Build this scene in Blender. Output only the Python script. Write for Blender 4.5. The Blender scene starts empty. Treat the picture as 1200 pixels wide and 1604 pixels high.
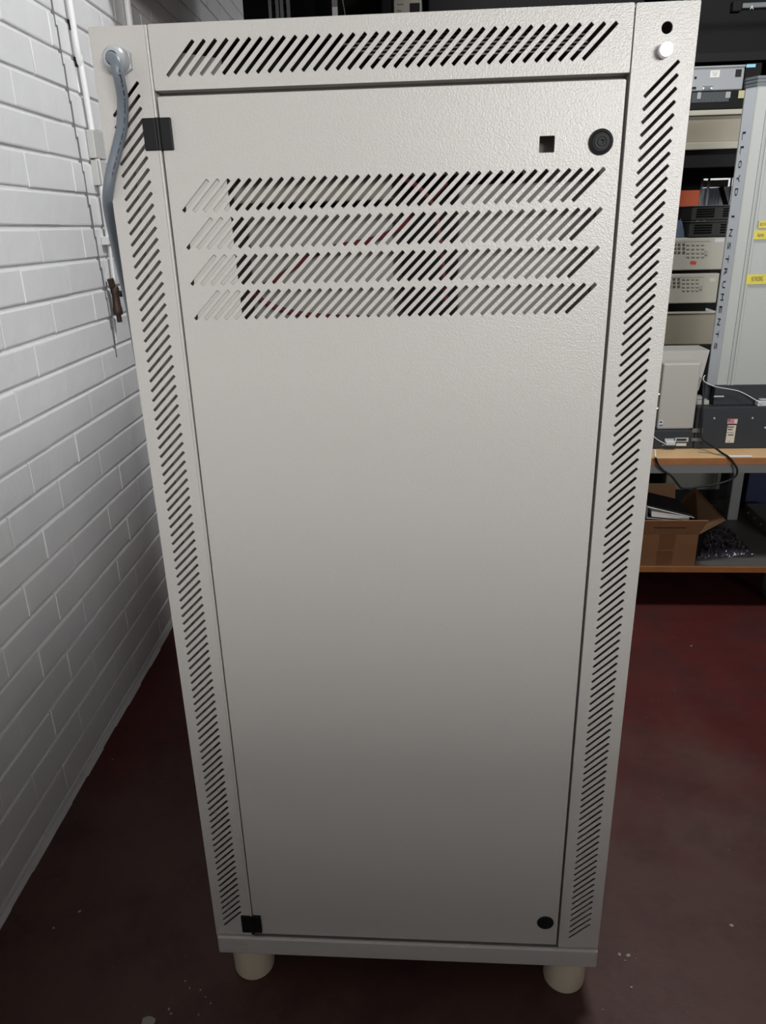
import bpy, bmesh, math, random
from mathutils import Vector, Matrix, noise
random.seed(7)
S = bpy.context.scene
COL = S.collection
PI = math.pi

# ------------------------------------------------------------------ camera model (measured from the cabinet's known rectangle)
F = 1166.954
ZF = 0.098                                   # height of the cabinet posts' foot above the floor
RM = Matrix(((0.9978, 0.0621, -0.0239), (0.0, -0.3586, -0.9335), (-0.0666, 0.9314, -0.3578)))
CAM = Vector((0.3452, -0.8514, 1.0564 + ZF))

def ray(px, py):
    return RM.transposed() @ Vector(((px - 600) / F, (py - 802) / F, 1.0))
def at(px, py, Y):
    d = ray(px, py); return CAM + d * ((Y - CAM.y) / d.y)
def atz(px, py, Z):
    d = ray(px, py); return CAM + d * ((Z - CAM.z) / d.z)
def atx(px, py, X):
    d = ray(px, py); return CAM + d * ((X - CAM.x) / d.x)

# the brick wall runs almost parallel to the cabinet's side
WA = -0.0384
WN = Vector((math.cos(WA), -math.sin(WA), 0)); WS = Vector((math.sin(WA), math.cos(WA), 0)); WD = -0.427
def W(s, z, out=0.0):
    return WS * s + WN * (WD + out) + Vector((0, 0, z))

# ------------------------------------------------------------------ materials
def mat(name, col, rough=0.5, metal=0.0, spec=0.5, bump=0.0, bscale=200.0, var=0.0, vscale=6.0, col2=None, coat=0.0, detail=3.0, bdist=0.001):
    m = bpy.data.materials.new(name); m.use_nodes = True
    nt = m.node_tree; b = nt.nodes['Principled BSDF']
    b.inputs['Base Color'].default_value = (*col, 1); b.inputs['Roughness'].default_value = rough
    b.inputs['Metallic'].default_value = metal; b.inputs['Specular IOR Level'].default_value = spec
    b.inputs['Coat Weight'].default_value = coat
    tc = nt.nodes.new('ShaderNodeTexCoord')
    if bump:
        n = nt.nodes.new('ShaderNodeTexNoise'); n.inputs['Scale'].default_value = bscale; n.inputs['Detail'].default_value = detail
        bu = nt.nodes.new('ShaderNodeBump'); bu.inputs['Strength'].default_value = bump; bu.inputs['Distance'].default_value = bdist
        nt.links.new(tc.outputs['Object'], n.inputs['Vector']); nt.links.new(n.outputs['Fac'], bu.inputs['Height'])
        nt.links.new(bu.outputs['Normal'], b.inputs['Normal'])
    if var or col2:
        n = nt.nodes.new('ShaderNodeTexNoise'); n.inputs['Scale'].default_value = vscale; n.inputs['Detail'].default_value = 5
        r = nt.nodes.new('ShaderNodeValToRGB')
        c2 = col2 if col2 else tuple(c * (1 - var) for c in col)
        r.color_ramp.elements[0].position = .35; r.color_ramp.elements[1].position = .65
        r.color_ramp.elements[0].color = (*c2, 1); r.color_ramp.elements[1].color = (*col, 1)
        nt.links.new(tc.outputs['Object'], n.inputs['Vector']); nt.links.new(n.outputs['Fac'], r.inputs['Fac'])
        nt.links.new(r.outputs['Color'], b.inputs['Base Color'])
    return m

M = {}
M['paint'] = mat('cream_powder_coat', (.525, .51, .487), .32, spec=.6, bump=.5, bscale=560, bdist=.0006, detail=2)
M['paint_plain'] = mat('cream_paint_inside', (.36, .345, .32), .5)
M['foot'] = mat('foot_plastic', (.74, .68, .53), .38)
M['black'] = mat('black_plastic', (.007, .0075, .009), .5, spec=.25)
M['black_soft'] = mat('black_rubber', (.008, .008, .009), .6, spec=.25)
M['chrome'] = mat('bright_metal', (.92, .92, .93), .30, .75)
M['glandp'] = mat('pale_grey_nylon', (.42, .45, .465), .3)
M['cable'] = mat('grey_blue_pvc', (.165, .195, .228), .42)
M['print'] = mat('cable_print', (.03, .035, .045), .6)
M['steel'] = mat('zinc_steel', (.38, .39, .40), .4, .6)
M['slate'] = mat('slate_paint', (.10, .115, .125), .5)
M['rack'] = mat('rack_grey_paint', (.36, .385, .39), .5, var=.2, vscale=12)
M['rack_dark'] = mat('rack_dark_paint', (.012, .012, .012), .75, spec=.15)
M['beige'] = mat('beige_case', (.36, .34, .28), .5)
M['beige_dark'] = mat('beige_case_darker', (.25, .225, .17), .5)  # darker tone of the beige case colour
M['instr'] = mat('instrument_beige', (.36, .345, .29), .5)
M['keydark'] = mat('key_dark', (.09, .09, .08), .5)
M['keylight'] = mat('key_light', (.30, .29, .25), .5)
M['greybox'] = mat('grey_steel_panel', (.22, .235, .25), .45)
M['charcoal'] = mat('charcoal_paint', (.018, .021, .025), .55, spec=.3)
M['blackbox'] = mat('black_case', (.008, .008, .008), .7, spec=.15)
M['colgrey'] = mat('column_aluminium_grey', (.315, .33, .315), .42)
M['colside_lit'] = mat('column_side_lightened', (.42, .445, .47), .38)  # bluish grey, lightened in place of light missing on that side
M['white'] = mat('offwhite_case', (.32, .312, .285), .45)
M['letter'] = mat('navy_lettering', (.012, .014, .035), .5)
M['yellow'] = mat('yellow_label', (.52, .45, .035), .5)
M['brownink'] = mat('label_ink', (.10, .06, .01), .6)
M['paper'] = mat('paper', (.62, .61, .58), .7)
M['paper_dim'] = mat('aged_label', (.50, .47, .40), .7)
M['ink'] = mat('grey_ink', (.12, .12, .11), .7)
M['red'] = mat('red_sticker', (.55, .03, .03), .6)
M['pinkred'] = mat('flag_red', (.45, .16, .17), .6)
M['blue'] = mat('blue_sticker', (.02, .05, .16), .5)
M['lightblue'] = mat('light_blue_label', (.22, .48, .62), .5)
M['chip'] = mat('paint_chip_grey', (.28, .25, .21), .8)
M['tub'] = mat('grey_green_plastic', (.13, .13, .11), .5)
M['vent_dark'] = mat('vent_shadow_gap', (.004, .004, .004), .9, spec=.05)
M['amp'] = mat('amp_dark_paint', (.028, .028, .027), .6, spec=.2)
M['grille'] = mat('grey_fan_grille', (.24, .235, .23), .5)
M['orange'] = mat('orange_card', (.66, .105, .02), .6)
M['bluecloth'] = mat('blue_bag', (.05, .075, .115), .8, bump=.5, bscale=60, bdist=.004)
M['ply'] = mat('birch_ply_face', (.58, .38, .19), .45, var=.15, vscale=9)
M['plyedge'] = mat('varnished_wood_edge', (.30, .115, .03), .45, var=.25, vscale=14)
M['shelfgrey'] = mat('grey_laminate', (.10, .095, .085), .5, var=.1)
M['apron'] = mat('grey_steel_apron', (.16, .17, .17), .45)
M['card'] = mat('brown_cardboard', (.20, .092, .037), .85, var=.08, vscale=30)
M['card_in'] = mat('cardboard_inner', (.15, .08, .036), .9, var=.12, vscale=20)
M['tape'] = mat('parcel_tape', (.145, .062, .024), .35)
M['binder'] = mat('binder_board', (.02, .02, .021), .6, spec=.2)
M['binder_edge'] = mat('binder_edge_strip', (.55, .54, .52), .5)
M['bluecrate'] = mat('blue_plastic', (.008, .015, .045), .6, spec=.3)
M['greyslab'] = mat('grey_dark_slab', (.10, .10, .095), .5)
M['valve'] = mat('brown_oxidised_brass', (.055, .03, .022), .5, .3, var=.3, vscale=80)
M['pipew'] = mat('white_painted_pipe', (.72, .72, .73), .4)
M['boxgrey'] = mat('grey_painted_box', (.46, .46, .45), .5)
M['sealant'] = mat('grey_joint_sealant', (.16, .16, .18), .8)
M['locker'] = mat('pale_blue_grey_locker', (.40, .44, .52), .5)
M['olive'] = mat('olive_beam', (.20, .19, .12), .5)
M['bluepost'] = mat('blue_grey_post', (.20, .32, .42), .5)
M['ceil'] = mat('ceiling_paint', (.42, .42, .41), .8)
M['farwall'] = mat('far_wall_paint', (.75, .74, .74), .7)
M['darkwall'] = mat('dark_rear_wall', (.24, .215, .20), .8)
M['copper'] = mat('dark_red_wire', (.16, .02, .03), .5)

# bubble wrap / antistatic bag
mb = mat('antistatic_film', (.030, .027, .042), .10, spec=.9, bump=1.0, bscale=55, bdist=.007, coat=.6); M['bag'] = mb

# painted brick
def brick_mat():
    m = bpy.data.materials.new('white_painted_brick'); m.use_nodes = True
    nt = m.node_tree; b = nt.nodes['Principled BSDF']
    b.inputs['Roughness'].default_value = .42
    tc = nt.nodes.new('ShaderNodeTexCoord')
    n1 = nt.nodes.new('ShaderNodeTexNoise'); n1.inputs['Scale'].default_value = 18; n1.inputs['Detail'].default_value = 6
    r = nt.nodes.new('ShaderNodeValToRGB')
    r.color_ramp.elements[0].color = (.665, .665, .675, 1); r.color_ramp.elements[1].color = (.715, .715, .725, 1)
    n2 = nt.nodes.new('ShaderNodeTexNoise'); n2.inputs['Scale'].default_value = 70; n2.inputs['Detail'].default_value = 4
    n3 = nt.nodes.new('ShaderNodeTexNoise'); n3.inputs['Scale'].default_value = 14
    ad = nt.nodes.new('ShaderNodeMath'); ad.operation = 'MULTIPLY_ADD'; ad.inputs[1].default_value = .35
    bu = nt.nodes.new('ShaderNodeBump'); bu.inputs['Strength'].default_value = .6; bu.inputs['Distance'].default_value = .003
    for n in (n1, n2, n3): nt.links.new(tc.outputs['Object'], n.inputs['Vector'])
    nt.links.new(n1.outputs['Fac'], r.inputs['Fac']); nt.links.new(r.outputs['Color'], b.inputs['Base Color'])
    nt.links.new(n2.outputs['Fac'], ad.inputs[0]); nt.links.new(n3.outputs['Fac'], ad.inputs[2])
    nt.links.new(ad.outputs[0], bu.inputs['Height']); nt.links.new(bu.outputs['Normal'], b.inputs['Normal'])
    return m
M['brick'] = brick_mat()

# worn red floor paint
def floor_mat():
    m = bpy.data.materials.new('worn_red_floor_paint'); m.use_nodes = True
    nt = m.node_tree; b = nt.nodes['Principled BSDF']; L = nt.links.new
    tc = nt.nodes.new('ShaderNodeTexCoord')
    def nz(sc, det=5, rough=.6):
        n = nt.nodes.new('ShaderNodeTexNoise'); n.inputs['Scale'].default_value = sc; n.inputs['Detail'].default_value = det
        n.inputs['Roughness'].default_value = rough; L(tc.outputs['Object'], n.inputs['Vector']); return n
    def ramp(src, p0, p1, c0, c1):
        r = nt.nodes.new('ShaderNodeValToRGB'); r.color_ramp.elements[0].position = p0; r.color_ramp.elements[1].position = p1
        r.color_ramp.elements[0].color = (*c0, 1); r.color_ramp.elements[1].color = (*c1, 1); L(src, r.inputs['Fac']); return r
    def mix(fac, a, bb):
        x = nt.nodes.new('ShaderNodeMix'); x.data_type = 'RGBA'; L(fac, x.inputs[0]); L(a, x.inputs[6])
        if isinstance(bb, tuple): x.inputs[7].default_value = (*bb, 1)
        else: L(bb, x.inputs[7])
        return x.outputs[2]
    base = ramp(nz(3.5).outputs['Fac'], .35, .7, (.066, .0115, .011), (.085, .018, .0165))
    # worn, dusty zone along the aisle in front of the cabinet, with a ragged edge
    sep = nt.nodes.new('ShaderNodeSeparateXYZ'); L(tc.outputs['Object'], sep.inputs[0])
    ms = nt.nodes.new('ShaderNodeMath'); ms.operation = 'MULTIPLY_ADD'; ms.inputs[1].default_value = -.9; ms.inputs[2].default_value = .55
    L(sep.outputs['Y'], ms.inputs[0])
    ma = nt.nodes.new('ShaderNodeMath'); ma.operation = 'MULTIPLY_ADD'; ma.inputs[1].default_value = 1.1
    L(nz(2.4, 7, .62).outputs['Fac'], ma.inputs[0]); L(ms.outputs[0], ma.inputs[2])
    dust = ramp(ma.outputs[0], .50, .80, (0, 0, 0), (.85, .85, .85))
    c = mix(dust.outputs['Color'], base.outputs['Color'], (.078, .043, .036))
    dk = ramp(nz(5.5, 8, .72).outputs['Fac'], .47, .66, (0, 0, 0), (.70, .70, .70))
    c = mix(dk.outputs['Color'], c, (.042, .019, .018))
    fine = ramp(nz(38, 6, .7).outputs['Fac'], .55, .8, (0, 0, 0), (.35, .35, .35))
    c = mix(fine.outputs['Color'], c, (.085, .046, .041))
    speck = ramp(nz(110, 2, .5).outputs['Fac'], .76, .79, (0, 0, 0), (1, 1, 1))
    c = mix(speck.outputs['Color'], c, (.30, .25, .22))
    L(c, b.inputs['Base Color'])
    b.inputs['Specular IOR Level'].default_value = .22
    rr = ramp(nz(6, 5).outputs['Fac'], .3, .7, (.42, .42, .42), (.62, .62, .62)); L(rr.outputs['Color'], b.inputs['Roughness'])
    bu = nt.nodes.new('ShaderNodeBump'); bu.inputs['Strength'].default_value = .35; bu.inputs['Distance'].default_value = .002
    L(nz(30, 6).outputs['Fac'], bu.inputs['Height']); L(bu.outputs['Normal'], b.inputs['Normal'])
    return m
M['floor'] = floor_mat()

# ------------------------------------------------------------------ building helpers
def link(name, me, material, parent=None, smooth=False):
    me.name = name
    if parent is not None:
        o0 = parent
        off = Vector((0, 0, 0))
        while o0 is not None:
            off += o0.location; o0 = o0.parent
        me.transform(Matrix.Translation(-off))
    ob = bpy.data.objects.new(name, me)
    if isinstance(material, (list, tuple)):
        for q in material: me.materials.append(q)
    elif material: me.materials.append(material)
    if smooth:
        for p in me.polygons: p.use_smooth = True
        me.set_sharp_from_angle(angle=math.radians(38))
    COL.objects.link(ob)
    if parent is not None: ob.parent = parent
    return ob

def thing(name, label, cat, loc, group=None):
    o = bpy.data.objects.new(name, None); o.empty_display_size = .05; COL.objects.link(o)
    o.location = loc; o['label'] = label; o['category'] = cat
    if group: o['group'] = group
    return o

def single(name, me, material, label, cat, group=None, smooth=False):
    """a thing that is one mesh; origin moved to its base"""
    xs = [v.co for v in me.vertices]
    c = Vector((sum(v.x for v in xs) / len(xs), sum(v.y for v in xs) / len(xs), min(v.z for v in xs)))
    me.transform(Matrix.Translation(-c))
    ob = link(name, me, material, None, smooth); ob.location = c
    ob['label'] = label; ob['category'] = cat
    if group: ob['group'] = group
    return ob

def structure(name, me, material, smooth=False):
    ob = link(name, me, material, None, smooth); ob['kind'] = 'structure'; return ob

class MB:
    """collects shapes into one mesh"""
    def __init__(s): s.bm = bmesh.new()
    def box(s, a, b, bev=0.0, seg=2, rot=None, mi=0):
        a = Vector(a); b = Vector(b); lo = Vector(map(min, a, b)); hi = Vector(map(max, a, b))
        t = bmesh.new(); bmesh.ops.create_cube(t, size=1)
        bmesh.ops.scale(t, vec=hi - lo, verts=t.verts)
        if bev: bmesh.ops.bevel(t, geom=t.edges[:], offset=bev, segments=seg, profile=.5, affect='EDGES')
        if rot: bmesh.ops.rotate(t, matrix=rot, verts=t.verts)
        bmesh.ops.translate(t, vec=(lo + hi) / 2, verts=t.verts)
        return s.add(t, mi)
    def add(s, t, mi=0):
        me = bpy.data.meshes.new('t'); t.to_mesh(me); t.free()
        if mi:
            for p in me.polygons: p.material_index = mi
        s.bm.from_mesh(me); bpy.data.meshes.remove(me); return s
    def cyl(s, p0, p1, r0, r1=None, n=24, bev=0.0):
        p0 = Vector(p0); p1 = Vector(p1); d = p1 - p0; r1 = r0 if r1 is None else r1
        t = bmesh.new(); bmesh.ops.create_cone(t, cap_ends=True, segments=n, radius1=r0, radius2=r1, depth=d.length)
        if bev:
            e = [x for x in t.edges if len(x.link_faces) == 2 and any(len(f.verts) > 4 for f in x.link_faces)]
            bmesh.ops.bevel(t, geom=e, offset=bev, segments=3, profile=.5, affect='EDGES')
        bmesh.ops.transform(t, matrix=Matrix.Translation((p0 + p1) / 2) @ d.to_track_quat('Z', 'Y').to_matrix().to_4x4(), verts=t.verts)
        return s.add(t)
    def lathe(s, base, axis, prof, n=32):
        """prof: (radius, distance along axis)"""
        base = Vector(base); q = Vector(axis).normalized().to_track_quat('Z', 'Y').to_matrix()
        t = bmesh.new(); rings = []
        for r, h in prof:
            if r < 1e-6: rings.append([t.verts.new(base + q @ Vector((0, 0, h)))])
            else: rings.append([t.verts.new(base + q @ Vector((r * math.cos(2 * PI * k / n), r * math.sin(2 * PI * k / n), h))) for k in range(n)])
        for a, b in zip(rings, rings[1:]):
            for k in range(n):
                k2 = (k + 1) % n
                if len(a) == 1 and len(b) == 1: continue
                if len(a) == 1: t.faces.new((a[0], b[k], b[k2]))
                elif len(b) == 1: t.faces.new((a[k], b[0], a[k2]))
                else: t.faces.new((a[k], b[k], b[k2], a[k2]))
        bmesh.ops.recalc_face_normals(t, faces=t.faces)
        return s.add(t)
    def quad(s, pts, thick, mi=0):
        """flat polygon with thickness along its normal (backwards)"""
        pts = [Vector(p) for p in pts]; n = (pts[1] - pts[0]).cross(pts[2] - pts[0]).normalized()
        t = bmesh.new(); f = [t.verts.new(p) for p in pts]; b = [t.verts.new(p - n * thick) for p in pts]; k = len(pts)
        t.faces.new(f); t.faces.new(b[::-1])
        for i in range(k): t.faces.new((f[i], b[i], b[(i + 1) % k], f[(i + 1) % k]))
        bmesh.ops.recalc_face_normals(t, faces=t.faces)
        return s.add(t, mi)
    def tube(s, pts, r, n=10, sub=6):
        pts = [Vector(p) for p in pts]
        P = []
        for i in range(len(pts) - 1):
            p0 = pts[max(i - 1, 0)]; p1 = pts[i]; p2 = pts[i + 1]; p3 = pts[min(i + 2, len(pts) - 1)]
            for k in range(sub):
                u = k / sub
                P.append(.5 * ((2 * p1) + (p2 - p0) * u + (2 * p0 - 5 * p1 + 4 * p2 - p3) * u * u + (3 * p1 - p0 - 3 * p2 + p3) * u ** 3))
        P.append(pts[-1])
        t = bmesh.new(); rings = []; up = None
        for i, p in enumerate(P):
            d = (P[min(i + 1, len(P) - 1)] - P[max(i - 1, 0)]).normalized()
            if up is None: up = d.orthogonal().normalized()
            up = (up - d * up.dot(d)).normalized(); w = d.cross(up)
            rings.append([t.verts.new(p + (up * math.cos(2 * PI * k / n) + w * math.sin(2 * PI * k / n)) * r) for k in range(n)])
        for a, b in zip(rings, rings[1:]):
            for k in range(n): t.faces.new((a[k], a[(k + 1) % n], b[(k + 1) % n], b[k]))
        t.faces.new(rings[0][::-1]); t.faces.new(rings[-1])
        bmesh.ops.recalc_face_normals(t, faces=t.faces)
        s.path = P
        return s.add(t)
    def mesh(s):
        me = bpy.data.meshes.new('m'); s.bm.to_mesh(me); s.bm.free(); return me

def boxm(a, b, bev=0.0, seg=2): return MB().box(a, b, bev, seg).mesh()

def sheet(outline, holes, y0, y1, bevel=0.0):
    """sheet metal in the XZ plane from y0 (front) to y1 with holes cut right through"""
    cu = bpy.data.curves.new('c', 'CURVE'); cu.dimensions = '2D'; cu.fill_mode = 'BOTH'
    for lp in [outline] + holes:
        sp = cu.splines.new('POLY'); sp.points.add(len(lp) - 1)
        for p, q in zip(sp.points, lp): p.co = (q[0], q[1], 0, 1)
        sp.use_cyclic_u = True
    cu.extrude = (y1 - y0) / 2 - bevel
    if bevel: cu.bevel_depth = bevel; cu.bevel_resolution = 1; cu.offset = -bevel
    o = bpy.data.objects.new('c', cu); COL.objects.link(o)
    dg = bpy.context.evaluated_depsgraph_get()
    me = bpy.data.meshes.new_from_object(o.evaluated_get(dg))
    bpy.data.objects.remove(o); bpy.data.curves.remove(cu)
    me.transform(Matrix.Translation((0, (y0 + y1) / 2, 0)) @ Matrix.Rotation(PI / 2, 4, 'X'))
    me.materials.clear()
    return me

def text_mesh(txt, size, depth=.0003, spacing=1.0, length=None):
    cu = bpy.data.curves.new('t', 'FONT'); cu.body = txt; cu.size = size; cu.extrude = depth; cu.space_character = spacing
    cu.resolution_u = 2
    o = bpy.data.objects.new('t', cu); COL.objects.link(o)
    def get():
        bpy.context.view_layer.update()
        return bpy.data.meshes.new_from_object(o.evaluated_get(bpy.context.evaluated_depsgraph_get()))
    me = get()
    if length:
        for _ in range(6):
            xs = [v.co.x for v in me.vertices]; w = max(xs) - min(xs)
            if abs(w - length) < length * .01: break
            cu.space_character = max(.3, cu.space_character + (length - w) / (len(txt) * size * .6)); bpy.data.meshes.remove(me); me = get()
    bpy.data.objects.remove(o); bpy.data.curves.remove(cu)
    me.materials.clear()
    xs = [v.co.x for v in me.vertices]; me.transform(Matrix.Translation((-min(xs), 0, 0)))
    return me
def orient(me, origin, xdir, ydir):
    x = Vector(xdir).normalized(); y = Vector(ydir); y = (y - x * y.dot(x)).normalized(); z = x.cross(y)
    me.transform(Matrix(((x.x, y.x, z.x, origin[0]), (x.y, y.y, z.y, origin[1]), (x.z, y.z, z.z, origin[2]), (0, 0, 0, 1))))
    return me

# ================================================================== SETTING
# --- floor
me = bpy.data.meshes.new('f'); me.from_pydata([(-1.2, -8.5, 0), (5, -8.5, 0), (5, 6, 0), (-1.2, 6, 0), (-1.2, -8.5, -.1), (5, -8.5, -.1), (5, 6, -.1), (-1.2, 6, -.1)], [],
    [(0, 1, 2, 3), (7, 6, 5, 4), (0, 4, 5, 1), (1, 5, 6, 2), (2, 6, 7, 3), (3, 7, 4, 0)])
structure('floor', me, M['floor'])
CH = 2.75
structure('ceiling', boxm((-1.2, -8.5, CH), (5, 6, CH + .1)), M['ceil'])
structure('wall_right', boxm((4.9, -8.5, 0), (5, 6, CH)), M['darkwall'])
structure('wall_far', boxm((-1.2, 5.9, 0), (5, 6, CH)), M['farwall'])
structure('wall_near', boxm((-1.2, -8.6, 0), (5, -8.5, CH)), M['darkwall'])

# --- left wall: painted brick, every course a real course
def brick_wall():
    bm = bmesh.new()
    PZ, PS, G = .0715, .22, .0075
    z00 = .097 - 2 * PZ
    def brick(s0, s1, z0, z1):
        if s1 - s0 < .012: return
        d = random.uniform(-.0008, .0012); bv = random.uniform(.0018, .003)
        j = lambda: random.uniform(-.0010, .0010)
        def rr(i, o):
            h = i * .5; return [bm.verts.new(W(s0 + h + j() * .5, z0 + i + j(), o)), bm.verts.new(W(s1 - h + j() * .5, z0 + i + j(), o)),
                    bm.verts.new(W(s1 - h + j() * .5, z1 - i + j(), o)), bm.verts.new(W(s0 + h + j() * .5, z1 - i + j(), o))]
        A = [bm.verts.new(W(s0, z0, -.008)), bm.verts.new(W(s1, z0, -.008)), bm.verts.new(W(s1, z1, -.008)), bm.verts.new(W(s0, z1, -.008))]
        B = rr(0, d - bv); C_ = rr(bv * .4, d - bv * .3); D = rr(bv * 1.3, d)
        for a, b in ((A, B), (B, C_), (C_, D)):
            for k in range(4): bm.faces.new((a[k], a[(k + 1) % 4], b[(k + 1) % 4], b[k]))
        bm.faces.new(D)
    row = 0; z = z00
    while z < CH:
        z0 = z + G / 2; z1 = min(z + PZ - G / 2, CH)
        if z1 > .001:
            z0 = max(z0, .0)
            off = .517 if row % 2 == 0 else .627
            k0 = int((-2.2 - off) / PS) - 1
            sj = .988 + (1.62 - z) * .087 if z > .86 else None
            for k in range(k0, 26):
                g = .0020
                s0 = off + k * PS + g / 2 + random.uniform(-.003, .003); s1 = off + (k + 1) * PS - g / 2 + random.uniform(-.003, .003)
                bm.faces.new([bm.verts.new(W(s1 + a_, zz_, -.0011)) for a_, zz_ in ((-.003, z0 + .0012), (.006, z0 + .0012), (.006, z1 - .0012), (-.003, z1 - .0012))])
                if sj and s0 < sj < s1:
                    brick(s0, sj - .003, z0, z1); brick(sj + .003, s1, z0, z1)
                else: brick(s0, s1, z0, z1)
        z += PZ; row += 1
    # mortar bed and the wall's body
    t = bmesh.new()
    o = -.0042
    q = [W(-8.5, 0, o), W(6, 0, o), W(6, CH, o), W(-8.5, CH, o), W(-8.5, 0, -.12), W(6, 0, -.12), W(6, CH, -.12), W(-8.5, CH, -.12)]
    v = [bm.verts.new(p) for p in q]
    for f in ((0, 1, 2, 3), (7, 6, 5, 4), (0, 4, 5, 1), (1, 5, 6, 2), (2, 6, 7, 3), (3, 7, 4, 0)): bm.faces.new([v[k] for k in f])
    t.free()
    # plaster foot where the bricks meet the floor
    bmesh.ops.recalc_face_normals(bm, faces=bm.faces)
    me = bpy.data.meshes.new('w'); bm.to_mesh(me); bm.free(); return me
wl = structure('wall_left', brick_wall(), M['brick'])
# joint sealant strip in the stepped expansion joint
m = MB()
pts = [(.988 + (1.62 - z) * .087, z) for z in [.86 + .0715 * k for k in range(27)]]
for (s0, z0), (s1, z1) in zip(pts, pts[1:]):
    sm = .988 + (1.62 - (z0 + z1) / 2) * .087 + random.uniform(-.001, .001)
    m.quad([W(sm - .0026, z0 - .003, .0016), W(sm + .0026, z0 - .003, .0016), W(sm + .0026, z1 + .002, .0016), W(sm - .0026, z1 + .002, .0016)], .006)
structure('trim_1', m.mesh(), M['sealant'])
# rough skirting fillet of mortar at the wall's foot
m = MB()
for k in range(80):
    s0 = -2.3 + k * .09
    h = random.uniform(.010, .016); w = random.uniform(.004, .008)
    m.quad([W(s0, 0, w), W(s0 + .095, 0, w), W(s0 + .095, h, .001), W(s0, h, .001)], .003)
structure('baseboard_left', m.mesh(), M['brick'])

# --- pipe, clip, valve, box on the wall
def wp(px, py, out):
    """point seen at a pixel on the plane lying `out` in front of the brick wall"""
    d = ray(px, py); return CAM + d * ((WD + out - WN.dot(CAM)) / WN.dot(d))
def wsz(px, py, out):
    p = wp(px, py, out); return p.dot(WS), p.z
t = thing('conduit_pipe', 'thin white pipe running down the brick wall to the brown valve', 'pipe', wp(178, 436, .01))
sA, zA_ = wsz(109, 0, .012)
link('pipe', MB().tube([W(sA - .012, CH, .012), wp(109, 0, .012), wp(126, 95, .012), wp(142, 190, .011), wp(160, 300, .011), wp(170, 372, .011)], .0068, 14).mesh(), M['pipew'], t, True)
link('lower_pipe', MB().tube([wp(170, 372, .010), wp(174, 405, .009), wp(179, 440, .011)], .0042, 12).mesh(), M['pipew'], t, True)
sc_, zc_ = wsz(169, 377, .01)
cl = link('pipe_clip', MB().box(W(sc_ - .018, zc_ - .010, 0), W(sc_ + .016, zc_ + .010, .018), .002).mesh(), M['pipew'], t)
link('clip_screw', MB().cyl(W(sc_, zc_, .017), W(sc_, zc_, .0205), .0035, n=12).mesh(), M['black_soft'], cl)
for py in (40, 98):
    a_, b_ = wsz(109 + py * .17, py, .004)
    link('pipe_saddle', MB().box(W(a_ - .020, b_ - .012, -.003), W(a_ - .013, b_ + .008, .004), .001).mesh(), M['black_soft'], t)

sv, zv = wsz(181, 469, .016)
t = thing('drain_valve', 'small brown oxidised valve hanging from the white pipe', 'valve', W(sv, zv - .055, .02))
link('valve_body', MB().lathe(W(sv + .004, zv - .038, .016), (0, 0, 1), [(0, 0), (.0105, 0), (.0120, .006), (.0120, .014), (.0100, .022), (.0090, .048), (.0105, .055), (.0105, .066), (.007, .071), (0, .071)], 18).mesh(), M['valve'], t, True)
link('inlet_nut', MB().cyl(W(sv - .002, zv + .031, .014), W(sv - .005, zv + .050, .012), .0088, n=6).mesh(), M['valve'], t)
link('outlet_spout', MB().cyl(W(sv + .007, zv - .056, .016), W(sv + .005, zv - .036, .016), .0062, n=14).mesh(), M['valve'], t)
link('valve_knob', MB().lathe(W(sv + .010, zv + .012, .018), WS * .8 + WN * .6, [(0, 0), (.003, 0), (.003, .008), (.0078, .009), (.0078, .016), (.004, .018), (0, .018)], 16).mesh(), M['valve'], t, True)

(s0_, z0_), (s1_, z1_) = wsz(150, 289, .02), wsz(161, 207, .02)
t = thing('junction_box', 'narrow grey junction box on the wall behind the white pipe', 'junction box', W(s1_, z0_, 0))
s0_ = wsz(147, 207, .02)[0]; zmid = wsz(155, 249, .02)[1]
link('box_body', MB().box(W(s0_, zmid + .0015, 0), W(s1_, z1_, .02), .002).mesh(), M['boxgrey'], t)
link('box_cover', MB().box(W(s0_ + .002, z0_, 0), W(s1_ - .002, zmid - .0015, .018), .002).mesh(), M['boxgrey'], t)
link('knockout', MB().box(W(s1_ - .022, z0_ - .007, .004), W(s1_ - .008, z0_ - .0002, .014)).mesh(), M['black_soft'], t)
sB, zB_ = wsz(199, 0, .011)
single('conduit_pipe', MB().tube([W(sB - .01, CH, .011), W(sB, zB_, .011), W(sB, 1.2, .011), W(sB, .6, .011)], .009, 14).mesh(), M['pipew'],
       'white pipe on the wall just above the top left corner of the cabinet', 'pipe', smooth=True)

# ================================================================== CABINET
D = 1.0
cab = thing('equipment_cabinet', 'tall cream steel equipment cabinet with slanted vent slots on round feet', 'cabinet', (.3, D / 2, 0))
Z = lambda zc: zc + ZF
def slot(llx, llz, run=.0297, w=.00155):
    u = Vector((1, 1)) / math.sqrt(2); n = Vector((-1, 1)) / math.sqrt(2)
    a = Vector((llx, llz)); b = a + Vector((run, run)); e = .0006
    pts = []
    for c, sgn in ((a, -1), (b, 1)):
        if sgn < 0: pts += [c + n * w, c + n * (w - e) - u * e * .6 + n * 0, c - n * (w - e) - u * e * .6, c - n * w]
        else: pts += [c - n * w, c - n * (w - e) + u * e * .6, c + n * (w - e) + u * e * .6, c + n * w]
    return [(p.x, p.y) for p in pts]
def rrect(x0, z0, x1, z1, r=.002, n=3):
    pts = []
    for cx, cz, a in ((x1 - r, z0 + r, -90), (x1 - r, z1 - r, 0), (x0 + r, z1 - r, 90), (x0 + r, z0 + r, 180)):
        for k in range(n + 1):
            t_ = math.radians(a + 90 * k / n); pts.append((cx + r * math.cos(t_), cz + r * math.sin(t_)))
    return pts
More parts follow.
